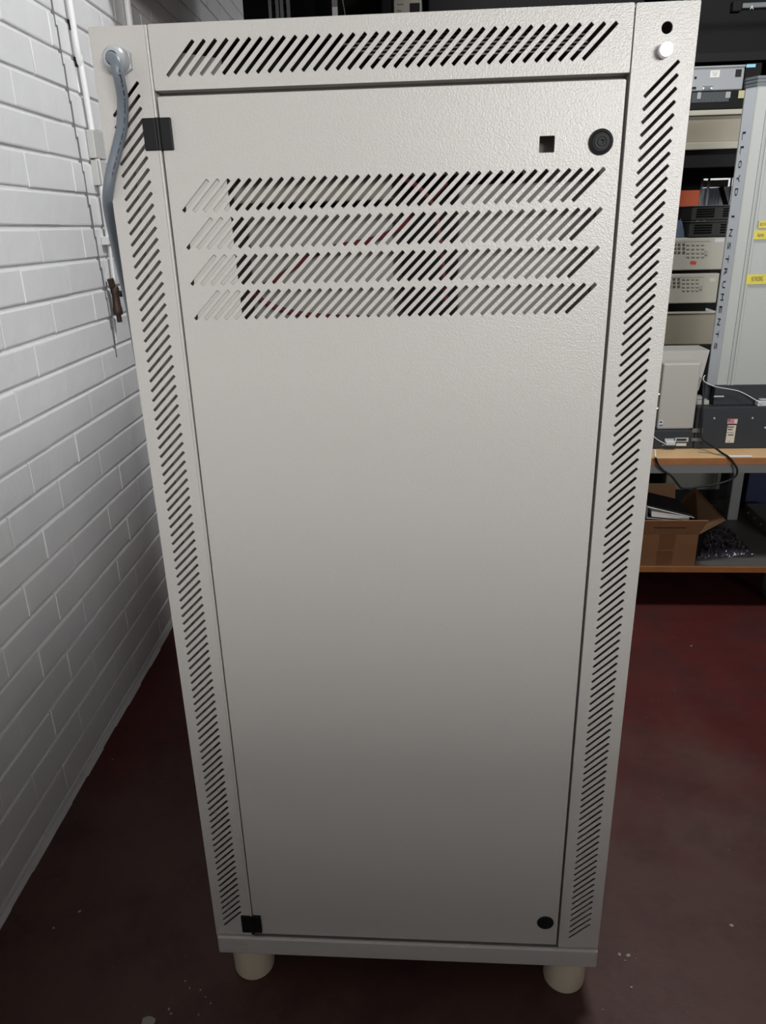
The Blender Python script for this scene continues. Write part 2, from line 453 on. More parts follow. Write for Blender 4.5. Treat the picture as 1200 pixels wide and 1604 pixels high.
def circ(x, z, r, n=24): return [(x + r * math.cos(2 * PI * k / n), z + r * math.sin(2 * PI * k / n)) for k in range(n)]

def post(x0, x1, sx, holes, inner):
    hs = [slot(sx, Z(.0264) + k * (1.1702 - .0264) / 99) for k in range(100)] + holes
    me = sheet(rrect(x0, Z(.001), x1, Z(1.25), .0016), hs, 0.0, .0016, .0004)
    m = MB(); m.bm.from_mesh(me); bpy.data.meshes.remove(me)
    xi = x1 if inner > 0 else x0
    m.box((xi - .0016 * (inner > 0), .0006, Z(.002)), (xi + .0016 * (inner < 0), .020, Z(1.249)))
    return m.mesh()
link('corner_post', post(0, .0600, .0146, [circ(.0245, Z(1.2229), .009)], 1), M['paint'], cab)
link('corner_post', post(.5393, .6, .5548, [circ(.5702, Z(1.2284), .0052)], -1), M['paint'], cab)
# rounded bright fold where the left post meets the door
link('post_fold', MB().cyl((.0597, .0004, Z(.008)), (.0590, .0004, Z(1.2495)), .0017, n=14).mesh(), M['paint'], cab, True)

hs = [slot(.0762 + k * (.4925 - .0762) / 36, Z(1.2046), w=.0018) for k in range(37)]
me = sheet(rrect(.0612, Z(1.1915), .5382, Z(1.2502), .002), hs, -.0006, .0010, .0004)
m = MB(); m.bm.from_mesh(me)
m.box((.0616, -.0002, Z(1.1917)), (.5378, .018, Z(1.1931))); m.box((.0616, -.0002, Z(1.2488)), (.5378, .018, Z(1.2500)))
m.box((.5366, -.0002, Z(1.192)), (.5380, .018, Z(1.25)))
link('vent_panel', m.mesh(), M['paint'], cab)

# door with four rows of slots and a square hole
hs = []
for zz in (1.0768, 1.0388, 1.0008, .9632):
    hs += [slot(.0765 + k * (.4912 - .0765) / 36, Z(zz), w=.00185) for k in range(37)]
hs.append(rrect(.4539, Z(1.1231), .4690, Z(1.1382), .0006, 1))
me = sheet(rrect(.0622, Z(.0095), .5362, Z(1.1866), .002), hs, .0012, .0028, .0005)
m = MB(); m.bm.from_mesh(me)
m.box((.0626, .002, Z(.012)), (.0640, .020, Z(1.184))); m.box((.5344, .002, Z(.012)), (.5358, .020, Z(1.184)))
m.box((.0626, .002, Z(1.1845)), (.5358, .020, Z(1.1860)))
door = link('door', m.mesh(), M['paint'], cab)
def hinge(x0, x1, z0, z1, low):
    m = MB(); xm = .0605
    m.box((x0, -.0030, z0), (xm - .0022, .0016, z1), .0008); m.box((xm + .0022, -.0030, z0), (x1, .0016, z1), .0008)
    m.cyl((xm, -.0018, z0 - (.002 if low else 0)), (xm, -.0018, z1), .0026, n=14)
    return m.mesh()
link('hinge', hinge(.0444, .0744, Z(1.1366), Z(1.1670), False), M['black'], door)
link('hinge', hinge(.0438, .0752, Z(.0150), Z(.0488), True), M['black'], door)
lk = link('lock', MB().lathe((.5153, .002, Z(1.1311)), (0, -1, 0), [(.0122, 0), (.0122, .003), (.0116, .0045), (.0092, .0052), (.0085, .0045), (.0075, .0045), (.0070, .0058), (.0052, .0058), (.0048, .0048), (.0040, .0048), (.0036, .0056), (.0022, .0056), (.0018, .0040), (0, .0040)], 36).mesh(), M['black'], door, True)
link('key_slot', MB().box((.5162, -.0042, Z(1.1322)), (.5196, -.0036, Z(1.1336))).mesh(), M['black_soft'], lk)
link('blanking_plug', MB().lathe((.5172, .0014, Z(.0556)), (0, -1, 0), [(.0126, 0), (.0126, .0012), (.0118, .0022), (.006, .0032), (0, .0034)], 36).mesh(), M['black_soft'], door, True)

# bright bolt beside the round hole, cable gland
link('bolt', MB().lathe((.5690, .0005, Z(1.2088)), (-.02, -1, -.02), [(.0066, 0), (.0066, .010), (.0061, .0112), (0, .0115)], 28).mesh(), M['chrome'], cab, True)
gl = link('cable_gland', MB().lathe((.0287, .001, Z(1.2185)), (0, -1, 0), [(.0125, 0), (.0125, .005), (.0120, .0055), (.0124, .010), (.0122, .015), (.0108, .020), (.0085, .0225), (.0064, .0228), (.0060, .019), (.0058, .004), (0, .004)], 36).mesh(), M['glandp'], cab, True)
m = MB(); m.cyl((.0287, .0012, Z(1.2185)), (.0287, -.0050, Z(1.2185)), .0145, n=6, bev=.0012)
link('gland_nut', m.mesh(), M['glandp'], gl)

# shell: sides, roof, base with its lip, far frame, inner rails
link('side_panel', boxm((0.0002, .0018, Z(.004)), (.0016, D, Z(1.249))), M['paint'], cab)
link('side_panel', boxm((.5984, .0018, Z(.004)), (.5998, D, Z(1.249))), M['paint'], cab)
link('roof_panel', boxm((.0018, .0019, Z(1.2465)), (.5982, D, Z(1.2485))), M['paint'], cab)
m = MB(); m.box((.0026, -.0072, Z(-.0268)), (.5992, -.0002, Z(.0078)), .0028, 3); m.box((.0030, -.0003, Z(-.0262)), (.5988, D, Z(.0006)), .002, 2)
link('base_plinth', m.mesh(), M['paint'], cab)
for x, y in ((.0462, .0335), (.5590, .0335), (.0462, D - .04), (.5590, D - .04)):
    link('foot', MB().lathe((x, y, 0), (0, 0, 1), [(0, 0), (.0315, 0), (.0322, .0012), (.0328, .004), (.0335, Z(-.0268)), (0, Z(-.0268))], 40).mesh(), M['foot'], cab, True)
for x0 in (.0016, .5484):
    link('rear_post', boxm((x0, D - .03, Z(.004)), (x0 + .05, D, Z(1.246))), M['paint'], cab)
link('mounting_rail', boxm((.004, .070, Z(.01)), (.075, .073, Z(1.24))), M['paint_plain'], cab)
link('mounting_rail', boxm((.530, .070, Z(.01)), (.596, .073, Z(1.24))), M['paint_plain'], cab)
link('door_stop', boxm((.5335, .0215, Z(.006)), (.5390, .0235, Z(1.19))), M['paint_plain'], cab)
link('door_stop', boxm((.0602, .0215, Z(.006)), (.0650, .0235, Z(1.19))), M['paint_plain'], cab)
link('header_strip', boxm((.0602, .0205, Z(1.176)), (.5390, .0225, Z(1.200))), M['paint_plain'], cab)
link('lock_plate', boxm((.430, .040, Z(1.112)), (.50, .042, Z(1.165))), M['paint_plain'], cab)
# bright plate close behind the left ends of the door slots, with its slanting right edge
m = MB(); m.quad([(.0785, .0052, Z(.955)), (.130, .0052, Z(.955)), (.1255, .0052, Z(1.12)), (.0785, .0052, Z(1.12))], .0015)
link('cover_strip', m.mesh(), M['paint'], cab)
m = MB(); m.quad([(.067, .0200, Z(1.1935)), (.126, .0200, Z(1.1935)), (.128, .0200, Z(1.2215)), (.067, .0200, Z(1.2320))], .0015)
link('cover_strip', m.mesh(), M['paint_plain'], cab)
# backs of the devices bolted inside
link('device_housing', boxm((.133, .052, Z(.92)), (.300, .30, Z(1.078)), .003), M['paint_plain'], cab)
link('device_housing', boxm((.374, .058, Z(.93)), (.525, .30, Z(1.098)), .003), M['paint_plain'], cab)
link('device_housing', boxm((.12, .050, Z(1.084)), (.300, .30, Z(1.165)), .003), M['beige'], cab)
m = MB()
for k in range(8): m.box((.25 + .010 * abs(k - 4), .024, Z(1.2165) + k * .0034), (.500, .036, Z(1.2165) + k * .0034 + .0013))
link('fan_grille', m.mesh(), M['grille'], cab)
link('fan_tray', boxm((.125, .060, Z(1.196)), (.50, .30, Z(1.243))), M['rack_dark'], cab)
for pts in ([(.13, .036, Z(.985)), (.17, .032, Z(1.005)), (.22, .032, Z(1.032)), (.30, .034, Z(1.05)), (.36, .036, Z(1.10))],
            [(.13, .038, Z(1.0)), (.15, .032, Z(.978)), (.20, .034, Z(.962)), (.30, .034, Z(.956))],
            [(.29, .034, Z(1.115)), (.33, .034, Z(1.095)), (.35, .034, Z(1.06)), (.36, .036, Z(.97))]):
    link('inner_wire', MB().tube(pts, .0032, 8).mesh(), M['copper'], cab, True)
link('scuff', boxm((.024, -.0073, Z(-.008)), (.052, -.0070, Z(-.002))), mat('scuffed_paint', (.50, .47, .45), .6), cab)

# power cable out of the gland, drooping round the left edge of the cabinet
pc = thing('power_cable', 'thick grey-blue cable drooping from the round gland past the left edge', 'cable', (.0, .0, Z(1.0)))
def ap(px, py, Y): return at(px, py, Y)
cpts = [Vector((.0287, -.008, Z(1.2185))), Vector((.0287, -.022, Z(1.2184))), ap(181, 96, -.032), ap(184.5, 112, -.034), ap(188.5, 130, -.030), ap(192, 152, -.022), ap(192.5, 172, -.017), ap(191, 200, -.013), ap(186, 222, -.011), ap(180, 246, -.010), ap(174, 270, -.010), ap(169.5, 297, -.008), ap(169, 318, .006), ap(172, 342, .04), ap(180, 381, .10), ap(190.5, 428, .17), ap(204, 490, .27), ap(217, 570, .38)]
mm = MB().tube(cpts, .0056, 14, 8); path = mm.path
link('cable_sheath', mm.mesh(), M['cable'], pc, True)
m = MB()
acc = 0.
for i in range(24, 84, 4):
    p = path[i]; v = (CAM - p).normalized(); d = (path[i + 1] - path[i - 1]).normalized(); w = d.cross(v).normalized(); o = d.cross(w) * -1
    if o.dot(v) < 0: o = -o
    c = p + o * .0054 - w * .0012
    L_ = (.0016, .0028, .0012, .0036)[(i // 4) % 4]
    m.quad([c - d * L_ - w * .0011, c - d * L_ + w * .0011, c + d * L_ + w * .0011, c + d * L_ - w * .0011] if ((d * 2).cross(w)).dot(o) < 0 else
           [c - d * L_ - w * .0011, c + d * L_ - w * .0011, c + d * L_ + w * .0011, c - d * L_ + w * .0011], .0004)
link('printed_marking', m.mesh(), M['print'], pc)

# ================================================================== WORKBENCH
YB = 1.30
zt = at(1100, 716.7, YB).z; ze = at(1100, 727.5, YB).z; za = at(1100, 741.7, YB).z
zs = at(1100, 886.8, YB).z; zsb = at(1100, 896, YB).z
XB0, XB1, YB1 = .50, 2.15, 1.86
wb = thing('workbench', 'low workbench with wooden top, grey steel legs and a lower shelf', 'workbench', ((XB0 + XB1) / 2, (YB + YB1) / 2, 0))
m = MB(); m.box((XB0, YB + .002, ze), (XB1, YB1, zt), .0015)
link('tabletop', m.mesh(), M['ply'], wb)
link('wood_edge', boxm((XB0, YB - .004, ze), (XB1, YB + .0018, zt - .0012), .001), M['plyedge'], wb)
link('apron', boxm((XB0 + .01, YB + .004, za), (XB1 - .01, YB + .03, ze - .0003)), M['apron'], wb)
link('apron', boxm((XB0 + .01, YB1 - .05, za - .03), (XB1 - .01, YB1 - .02, ze - .0003)), M['rack_dark'], wb)
link('lower_shelf', boxm((XB0, YB + .002, zsb), (XB1, YB1 + .05, zs)), M['shelfgrey'], wb)
link('shelf_edge', boxm((XB0, YB - .004, zsb), (XB1, YB + .0018, zs - .0005), .001), M['plyedge'], wb)
lg = atz(1147, 815, zs)
lx = lg.x; ly = lg.y
link('leg', boxm((lx - .018, ly, zs), (lx + .018, ly + .035, ze - .0005), .003), M['apron'], wb)
for x, y in ((XB0 + .03, YB + .05), (XB0 + .03, YB1 - .09)):
    link('leg', boxm((x - .018, y, zs), (x + .018, y + .035, ze - .0005), .003), M['apron'], wb)
link('leg', boxm((XB1 - .05, YB + .05, zs), (XB1 - .014, YB + .085, ze - .0005), .003), M['apron'], wb)
cpos = at(1206, 925, YB + .07)
for x, y in ((cpos.x, YB + .07), (XB0 + .08, YB + .07), (cpos.x, YB1 - .06), (XB0 + .08, YB1 - .06)):
    cs = link('caster', MB().box((x - .022, y - .022, zsb - .008), (x + .022, y + .022, zsb)).box((x - .016, y - .018, .035), (x - .012, y + .018, zsb - .008)).box((x + .012, y - .018, .035), (x + .016, y + .018, zsb - .008)).mesh(), M['steel'], wb)
    link('wheel', MB().cyl((x - .011, y, .044), (x + .011, y, .044), .044, n=28, bev=.005).mesh(), M['slate'], cs, True)

# ---- cardboard box with open flaps on the lower shelf
yb = YB + .006
xl = at(1000, 862, yb).x; xr = at(1091, 862, yb).x; zb = at(1060, 837.5, yb).z
xl -= .09
ybk = yb
for k in range(60):
    ybk += .005
    if at(1057, 795, ybk).z < zb: break
ybk = min(ybk, YB1 - .1)
cb = thing('cardboard_box', 'open brown cardboard box with folded flaps and parcel tape on the lower shelf', 'box', ((xl + xr) / 2, (yb + ybk) / 2, zs))
tk = .003
m = MB()
m.box((xl, yb, zs + .0002), (xr, yb + tk, zb)); m.box((xl, ybk - tk, zs + .0002), (xr, ybk, zb))
m.box((xl, yb + tk, zs + .0002), (xl + tk, ybk - tk, zb)); m.box((xr - tk, yb + tk, zs + .0002), (xr, ybk - tk, zb)); m.box((xl + tk, yb + tk, zs + .0002), (xr - tk, ybk - tk, zs + .004))
bodyc = link('box_body', m.mesh(), M['card'], cb)
fo = at(1102, 818, yb - .045)
flf = link('flap', MB().quad([(xl, yb, zb), (xr, yb, zb), (xr + .01, yb - .035, fo.z), (xl - .004, yb - .035, fo.z)], tk).mesh(), M['card'], cb)
a1 = at(1137, 815, yb + .02); a2 = at(1090, 764, ybk)
link('flap', MB().quad([(xr, yb, zb), (xr, ybk, zb), a2, a1], tk).mesh(), M['card_in'], cb)
bt = at(1060, 757, ybk + .02)
link('flap', MB().quad([(xl, ybk, zb), (xr, ybk, zb), (xr - .002, ybk + .02, bt.z), (xl, ybk + .02, bt.z)][::-1], tk).mesh(), M['card_in'], cb)
tx0 = at(1031, 862, yb).x; tx1 = at(1056, 862, yb).x
m = MB(); m.box((tx0, yb - .0006, at(1040, 860, yb).z), (tx1 + .001, yb - .0001, zb)); m.box((tx0 - .003, yb - .0006, zs + .001), (tx1 - .003, yb - .0001, at(1040, 863, yb).z))
link('parcel_tape', m.mesh(), M['tape'], bodyc)
# dark printed line on the front flap
m = MB(); px = 1025
n = Vector((0, fo.z - zb, .035)).normalized()
def flapp(x, u): return Vector((x, yb - .035 * u, zb + (fo.z - zb) * u)) + Vector((0, -1, .2)).normalized() * .0012
while px < 1076:
    w = random.uniform(2, 5); x0 = at(px, 827, yb - .018).x; x1 = at(px + w, 827, yb - .018).x
    m.quad([flapp(x0, .46), flapp(x1, .46), flapp(x1, .55), flapp(x0, .55)], .0004); px += w + 1.0
link('printing', m.mesh(), mat('box_print', (.05, .025, .012), .8), flf)

# ---- ring binder lying in the box
b0 = at(1012, 815, yb + .012); b1 = at(1088, 818, yb + .012)
bd = thing('ring_binder', 'black ring binder full of white pages lying on top of the open cardboard box', 'binder', (b0 + b1) / 2 + Vector((0, .05, 0)))
by = yb + .012; bl = .16
def BP(px, py, dy=0): return at(px, py, by) + Vector((0, dy, 0))
def slab(a, b, c, d, dy):  # four front corners extruded back
    t = bmesh.new(); f = [t.verts.new(Vector(p)) for p in (a, b, c, d)]; k = [t.verts.new(Vector(p) + Vector((0, dy, .0))) for p in (a, b, c, d)]
    t.faces.new(f); t.faces.new(k[::-1])
    for i in range(4): t.faces.new((f[i], k[i], k[(i + 1) % 4], f[(i + 1) % 4]))
    bmesh.ops.recalc_face_normals(t, faces=t.faces); m = MB(); m.add(t); return m.mesh()
cv = link('cover_board', slab(BP(1014, 795), BP(1088, 812), BP(1087.5, 810.3), BP(1014, 793), bl), M['binder'], bd)
link('edge_strip', slab(BP(1014, 794.6) + Vector((0, -.0006, 0)), BP(1088, 811.4) + Vector((0, -.0006, 0)), BP(1087.5, 810.1) + Vector((0, -.0006, 0)), BP(1014, 792.6) + Vector((0, -.0006, 0)), .0005), M['binder_edge'], cv)
cv = link('cover_board', slab(BP(1013, 812), BP(1089, 818.6), BP(1089, 816.8), BP(1013, 810), bl), M['binder'], bd)
link('edge_strip', slab(BP(1013, 812) + Vector((0, -.0006, 0)), BP(1089, 818.6) + Vector((0, -.0006, 0)), BP(1089, 817.2) + Vector((0, -.0006, 0)), BP(1013, 810.6) + Vector((0, -.0006, 0)), .0005), M['binder_edge'], cv)
link('spine', slab(BP(1012, 812), BP(1014.4, 812), BP(1015, 793), BP(1012.5, 793), bl), M['slate'], bd)
link('pages', slab(BP(1021, 809.5, .002), BP(1080, 815.6, .002), BP(1080, 809.6, .002), BP(1021, 801, .002), bl - .01), M['paper'], bd)

# ---- shiny dark antistatic bag
def pillow(c00, c10, c11, c01, h, nx=28, ny=22, amp=.006, seed=0, base=0.0, crinkle=0.0):
    t = bmesh.new(); G = []
    for j in range(ny + 1):
        r = []
        for i in range(nx + 1):
            u, v = i / nx, j / ny
            p = (c00 * (1 - u) + c10 * u) * (1 - v) + (c01 * (1 - u) + c11 * u) * v
            e = min(1, 5 * min(u, 1 - u)) ** .5 * min(1, 5 * min(v, 1 - v)) ** .5
            p = p + Vector((0, 0, base + h * e + amp * e * noise.noise(Vector((u * 7 + seed, v * 6, 3.1))) + amp * .5 * e * noise.noise(Vector((u * 19, v * 15 + seed, 1.3)))))
            if crinkle: p.z += crinkle * max(0, noise.noise(Vector((u * 42, v * 26, 7.7)))) * (1.0 if v < .22 else .35)
            r.append(t.verts.new(p))
        G.append(r)
    for j in range(ny):
        for i in range(nx): t.faces.new((G[j][i], G[j][i + 1], G[j + 1][i + 1], G[j + 1][i]))
    lo = {}
    B = [[t.verts.new(Vector((v.co.x, v.co.y, min(c00.z, c10.z)))) if (i in (0, nx) or j in (0, ny)) else None for i, v in enumerate(r)] for j, r in enumerate(G)]
    ring = [(0, i) for i in range(nx)] + [(j, nx) for j in range(ny)] + [(ny, i) for i in range(nx, 0, -1)] + [(j, 0) for j in range(ny, 0, -1)]
    for a, b in zip(ring, ring[1:] + ring[:1]): t.faces.new((G[a[0]][a[1]], B[a[0]][a[1]], B[b[0]][b[1]], G[b[0]][b[1]]))
    t.faces.new([B[j][i] for j, i in ring])
    bmesh.ops.recalc_face_normals(t, faces=t.faces)
    m = MB(); m.add(t); return m.mesh()
zz = zs + .0004
single('antistatic_bag', pillow(atz(1092, 875, zz), atz(1181, 873, zz), atz(1146, 834, zz), atz(1106, 834, zz), .020, 64, 36, amp=.011, base=.008, crinkle=.012), M['bag'],
       'shiny dark plastic bag lying flat beside the cardboard box', 'bag', smooth=True)

# ---- things standing at the back of the lower shelf
y_ = YB1 - .02
p0 = at(1060, 790, y_); p1 = at(1128, 752, y_)
t = thing('storage_box', 'pale grey plastic box at the back of the lower shelf behind the cardboard box', 'box', ((p0.x + p1.x) / 2, y_ + .02, zs))
link('box_body', boxm((p0.x - .05, y_, zs + .06), (p1.x - .012, y_ + .045, za - .035), .006), M['tub'], t)
link('box_corner', boxm((p1.x - .012, y_ + .004, zs + .06), (p1.x + .004, y_ + .045, za - .035), .003), M['greyslab'], t)
link('box_base', boxm((p0.x - .05, y_ + .005, zs + .0002), (p1.x + .004, y_ + .045, zs + .0598)), M['blackbox'], t)
q0 = at(1166, 792, YB1 - .06); q1 = at(1225, 744, YB1 - .06)
t = thing('plastic_crate', 'dark blue plastic crate behind the grey bench leg', 'crate', ((q0.x + q1.x) / 2, YB1 - .04, zs))
link('crate_body', boxm((q0.x, YB1 - .06, zs + .0002), (q1.x, YB1, zs + .16), .004), M['bluecrate'], t)
link('crate_rim', boxm((q0.x - .004, YB1 - .064, zs + .16), (q1.x, YB1 + .004, zs + .18), .003), M['bluecrate'], t)
# tilted flat module with bright studs leaning on the crate
s0 = atz(1158, 806, zs + .001)
a = at(1161, 779, 1.70); b = at(1203, 801, 1.55); c = at(1203, 815, 1.545); d = at(1161, 790, 1.695)
t = thing('flat_module', 'dark grey flat module with small bright studs beside the blue crate', 'module', ((a.x + b.x) / 2, 1.64, zs))
xx0, xx1 = at(1166, 795, 1.66).x + .035, at(1235, 812, 1.6).x
link('module_body', boxm((xx0, 1.50, zs + .0002), (xx1, 1.74, zs + .045), .004), M['greyslab'], t)
for k in range(4):
    yk = 1.70 - k * .055
    link('stud', MB().cyl((xx0 - .003, yk, zs + .024), (xx0 + .002, yk, zs + .024), .003, n=12).mesh(), M['chrome'], t)

# ================================================================== TESTING MACHINE ON THE BENCH
YM = atz(1100, 703, zt).y
zm = at(1100, 638, YM).z; zl = at(1055, 674, YM).z
xm0 = at(1012, 690, YM).x - .12; xm1 = 1.75; xs_ = at(1091, 640, YM + .012).x + .001
cx0 = 1.192; cyf = YM + .03; cyb = cyf + .036; cx1 = cx0 + .19
ztop = at(1192.7, 134, cyf).z; zc0 = at(1119, 605, cyf).z
tm = thing('testing_machine', 'grey column testing machine with charcoal base on the wooden bench', 'testing machine', (1.3, YM + .15, zt))
m = MB(); m.box((xs_, YM, zt + .0003), (xm1, YM + .30, zm), .003); m.box((xm0, YM + .001, zt + .0003), (xs_ - .0005, YM + .30, zl - .0004), .003)
base = link('base', m.mesh(), M['charcoal'], tm)
CHX, CHY = .018, .030  # chamfer turned so the lettered side catches more light
# collar the column rises out of
m = MB(); m.box((cx0 - .004, cyf - .004, zm), (cx1 + .004, cyb + .07, zc0 + .004), .002); m.box((cx0 - .024, cyf + CHY - .004, zm), (cx0 - .004, cyb + .07, zc0 + .004), .002)
collar = link('collar', m.mesh(), M['charcoal'], tm)
# column: extrusion with ribs on its face

def prism(pts, z0, z1): return [Vector((x, y, z1)) for x, y in pts], z1 - z0
def colshape(g): return [(cx0 - g, cyf - g), (cx1 + g, cyf - g), (cx1 + g, cyb + g), (cx0 - CHX - g, cyb + g), (cx0 - CHX - g, cyf + CHY - g)]
m = MB(); m.quad(*prism(colshape(0), zc0, ztop))
m.cyl((cx0 + .0012, cyf + .0014, zc0), (cx0 + .0012, cyf + .0014, ztop - .0005), .002, n=12)
for x0, x1 in ((.030, .036), (.040, .048)): m.box((cx0 + x0, cyf - .0032, zc0), (cx0 + x1, cyf + .002, ztop), .0014)
m.box((cx1 - .036, cyf - .0032, zc0), (cx1 - .030, cyf + .002, ztop), .0014)
col = link('column', m.mesh(), M['colgrey'], tm)
cd_ = Vector((CHX, -CHY, 0)).normalized(); cn_ = Vector((-CHY, -CHX, 0)).normalized(); cl_ = math.hypot(CHX, CHY); cr_ = Vector((cx0 - CHX, cyf + CHY, 0))
A_ = cr_ + cd_ * .001 + cn_ * .0010; B_ = cr_ + cd_ * (cl_ - .002) + cn_ * .0010; zz_ = Vector((0, 0, 1))
link('side_strip', MB().quad([A_ + zz_ * zc0, B_ + zz_ * zc0, B_ + zz_ * (ztop - .001), A_ + zz_ * (ztop - .001)], .0009).mesh(), M['colside_lit'], col)
m = MB()
for k in range(3): m.quad(*prism(colshape(.002 + .0006 * k), ztop + .0002 + k * .008, ztop + .0066 + k * .008))
m.quad(*prism(colshape(0), ztop + .0002, ztop + .022))
link('top_cap', m.mesh(), M['slate'], tm)
zA = at(1172, 206, cyf + .015).z; zB = at(1119, 549, cyf + .015).z
word = 'LLOYD INSTRUMENTS'; stepz = (zA - zB) / (len(word) - .35)
for k, ch in enumerate(word):
    if ch == ' ': continue
    me = text_mesh(ch, .036, .0003)
    wx = max(v.co.x for v in me.vertices); me.transform(Matrix.Diagonal((.0195 / wx if wx > .012 else 1.3, .40, 1, 1)))
    o_ = cr_ + cd_ * .0095 + cn_ * .0014; orient(me, (o_.x, o_.y, zA - k * stepz), (0, 0, -1), cd_)
    link('letter', me, M['letter'], col)
def label(x0, x1, y0, y1, Y, txt, tx, tx1, ty0, ty1, name):
    a = at(x0, y1, Y); b = at(x1, y0, Y)
    lo = link(name, boxm((a.x, Y - .0006, a.z), (b.x, Y - .0001, b.z)), M['yellow'], col)
    p = at(tx, ty1, Y); h = (at(tx, ty0, Y).z - p.z)
    me = text_mesh(txt, h * 1.35, .0002, .9); me.transform(Matrix.Diagonal(((at(tx1, ty1, Y).x - p.x) / max(v.co.x for v in me.vertices), 1, 1, 1))); orient(me, (p.x, Y - .0008, p.z), (1, 0, 0), (0, 0, 1))
    link('label_text', me, M['brownink'], lo)
yf = cyf - .0033
label(1187.5, 1222, 345, 357.5, yf, 'ID1', 1190.5, 1198.5, 348.5, 353.5, 'yellow_label')
label(1180, 1222, 360, 375, yf, 'Aurora', 1186, 1196, 364, 371, 'yellow_label')
label(1168, 1213, 429, 445.5, yf, 'NO PACKING', 1176.5, 1194.5, 432.5, 440.5, 'yellow_label')
# stickers, screws and sockets on the base
def sticker(root, name, x0, x1, y0, y1, Y, mt, th=.0005):
    a = at(x0, y1, Y); b = at(x1, y0, Y); return link(name, boxm((a.x, Y - th, a.z), (b.x, Y + .0001, b.z)), mt, root)
fs = sticker(base, 'flag_sticker', 1139, 1156, 656, 664, YM, M['pinkred'])
sticker(fs, 'flag_canton', 1141, 1144, 657.2, 659.6, YM - .0005, M['blue'], .0002)
sticker(fs, 'flag_band', 1150, 1155.4, 656.6, 663.4, YM - .0005, M['paper_dim'], .0002)
ps = sticker(base, 'rating_plate', 1136, 1153.5, 666, 693.5, YM, M['paper_dim'])
for x0, x1, y0, y1 in ((1138.5, 1150, 667.8, 670), (1140, 1147.5, 671.5, 674), (1138.5, 1149.5, 677, 677.9), (1140, 1149, 680, 682.5)):
    sticker(ps, 'plate_line', x0, x1, y0, y1, YM - .0005, M['ink'], .0002)
p = at(1139.5, 692.3, YM); me = text_mesh('CE', .0058, .0002, 1.2); orient(me, (p.x, YM - .0008, p.z), (1, 0, 0), (0, 0, 1)); link('plate_mark', me, M['ink'], ps)
for px_, py_ in ((1119, 655.5), (1179, 655), (1199, 670)):
    q = at(px_, py_, YM); link('screw', MB().lathe(q, (0, -1, 0), [(.0034, -.0005), (.0034, .0008), (.002, .0022), (0, .0026)], 14).mesh(), M['steel'], base, True)
dk = link('socket', MB().box(at(1056.5, 692.5, YM - .002), at(1079, 685.5, YM) + Vector((0, .002, 0)), .0012).mesh(), M['steel'], base)
link('socket_opening', MB().box(at(1060, 690.6, YM - .0028), at(1075.5, 687.4, YM - .0028) + Vector((0, .0015, 0))).mesh(), M['black_soft'], dk)
sticker(base, 'socket_label', 1059, 1075.5, 694, 698.5, YM, M['paper_dim'])
sticker(base, 'scuffed_label', 1083, 1100, 686, 691, YM, M['greyslab']); sticker(base, 'scuffed_label', 1084, 1101, 671, 677.5, YM, M['greyslab'])
sticker(base, 'level_tab', 1118, 1134, 619.5, 622, cyf - .006, M['steel'], .002).parent = base
# pale feet of a rear cover, left and right of the collar
q = at(1093, 639, YM + .03)
t = thing('white_connector_block', 'small pale plastic block on the charcoal base left of the grey column', 'connector', (q.x + .015, YM + .06, zm))
link('block_body', boxm((q.x - .006, YM + .03, zm + .0003), (q.x + .032, YM + .07, zm + .0135), .002), M['white'], t)
link('block_lid', boxm((q.x - .006, YM + .045, zm + .0138), (q.x + .018, YM + .075, zm + .022), .0015), M['white'], t)
q = at(1186, 637, YM + .004)
t = thing('power_strip', 'pale plastic strip on the charcoal base right of the grey column', 'power strip', (q.x + .06, YM + .03, zm))
link('strip_body', boxm((q.x, YM + .003, zm + .0003), (q.x + .14, YM + .024, zm + .016), .002), M['glandp'], t)
link('strip_cover', boxm((q.x + .008, YM + .006, zm + .0163), (q.x + .14, YM + .024, zm + .021), .002), M['white'], t)

# ================================================================== WHITE BOXES
yw = YM + .012
a = at(1030.5, 640, yw); b = at(1090, 640, yw); zw1 = at(1065, 569.5, yw).z
t = thing('control_box', 'narrow off-white control box with a small blue sticker, nearest the cabinet', 'control box', ((a.x + b.x) / 2, yw + .03, zl))
cbx = link('case', boxm((a.x + .004, yw, zl + .0003), (b.x, yw + .035, zw1), .004, 3), M['white'], t)
st = sticker(cbx, 'sticker', 1032, 1038.5, 658.5, 667, yw, M['paper'])
sticker(st, 'sticker_mark', 1033.2, 1037.6, 659.5, 663, yw - .0005, M['blue'], .0002); sticker(st, 'sticker_base', 1032.5, 1038, 665, 667, yw - .0005, M['blue'], .0002)
for py_ in (618, 640):
    q = at(1030, py_, yw + .01); link('side_screw', MB().cyl((a.x - .002, yw + .012, q.z), (a.x + .005, yw + .012, q.z), .003, n=12).mesh(), M['chrome'], t)
yw2 = yw + .05
a = at(1037, 575, yw2); b = at(1108.5, 575, yw2); zw2 = at(1080, 549, yw2).z
t = thing('control_box', 'wider off-white box standing behind the narrow control box', 'control box', ((a.x + b.x) / 2, yw2 + .05, zl))
m = MB(); zz2 = at(1093, 612, yw2).z
m.quad([(a.x - .05, yw2, zz2), (b.x - .018, yw2, zz2), (b.x, yw2, zw2), (a.x - .05, yw2, zw2)], .10)
link('case', m.mesh(), M['white'], t)
link('stand', boxm((a.x - .02, yw2 + .012, zl + .0003), (b.x - .045, yw2 + .09, zz2 - .0004), .002), M['blackbox'], t)
for px_, py_ in ((1100, 567), (1087, 552.5)):
    q = at(px_, py_, yw2); link('screw', MB().cyl(q, q + Vector((0, -.0015, 0)), .002, n=10).mesh(), M['steel'], t)

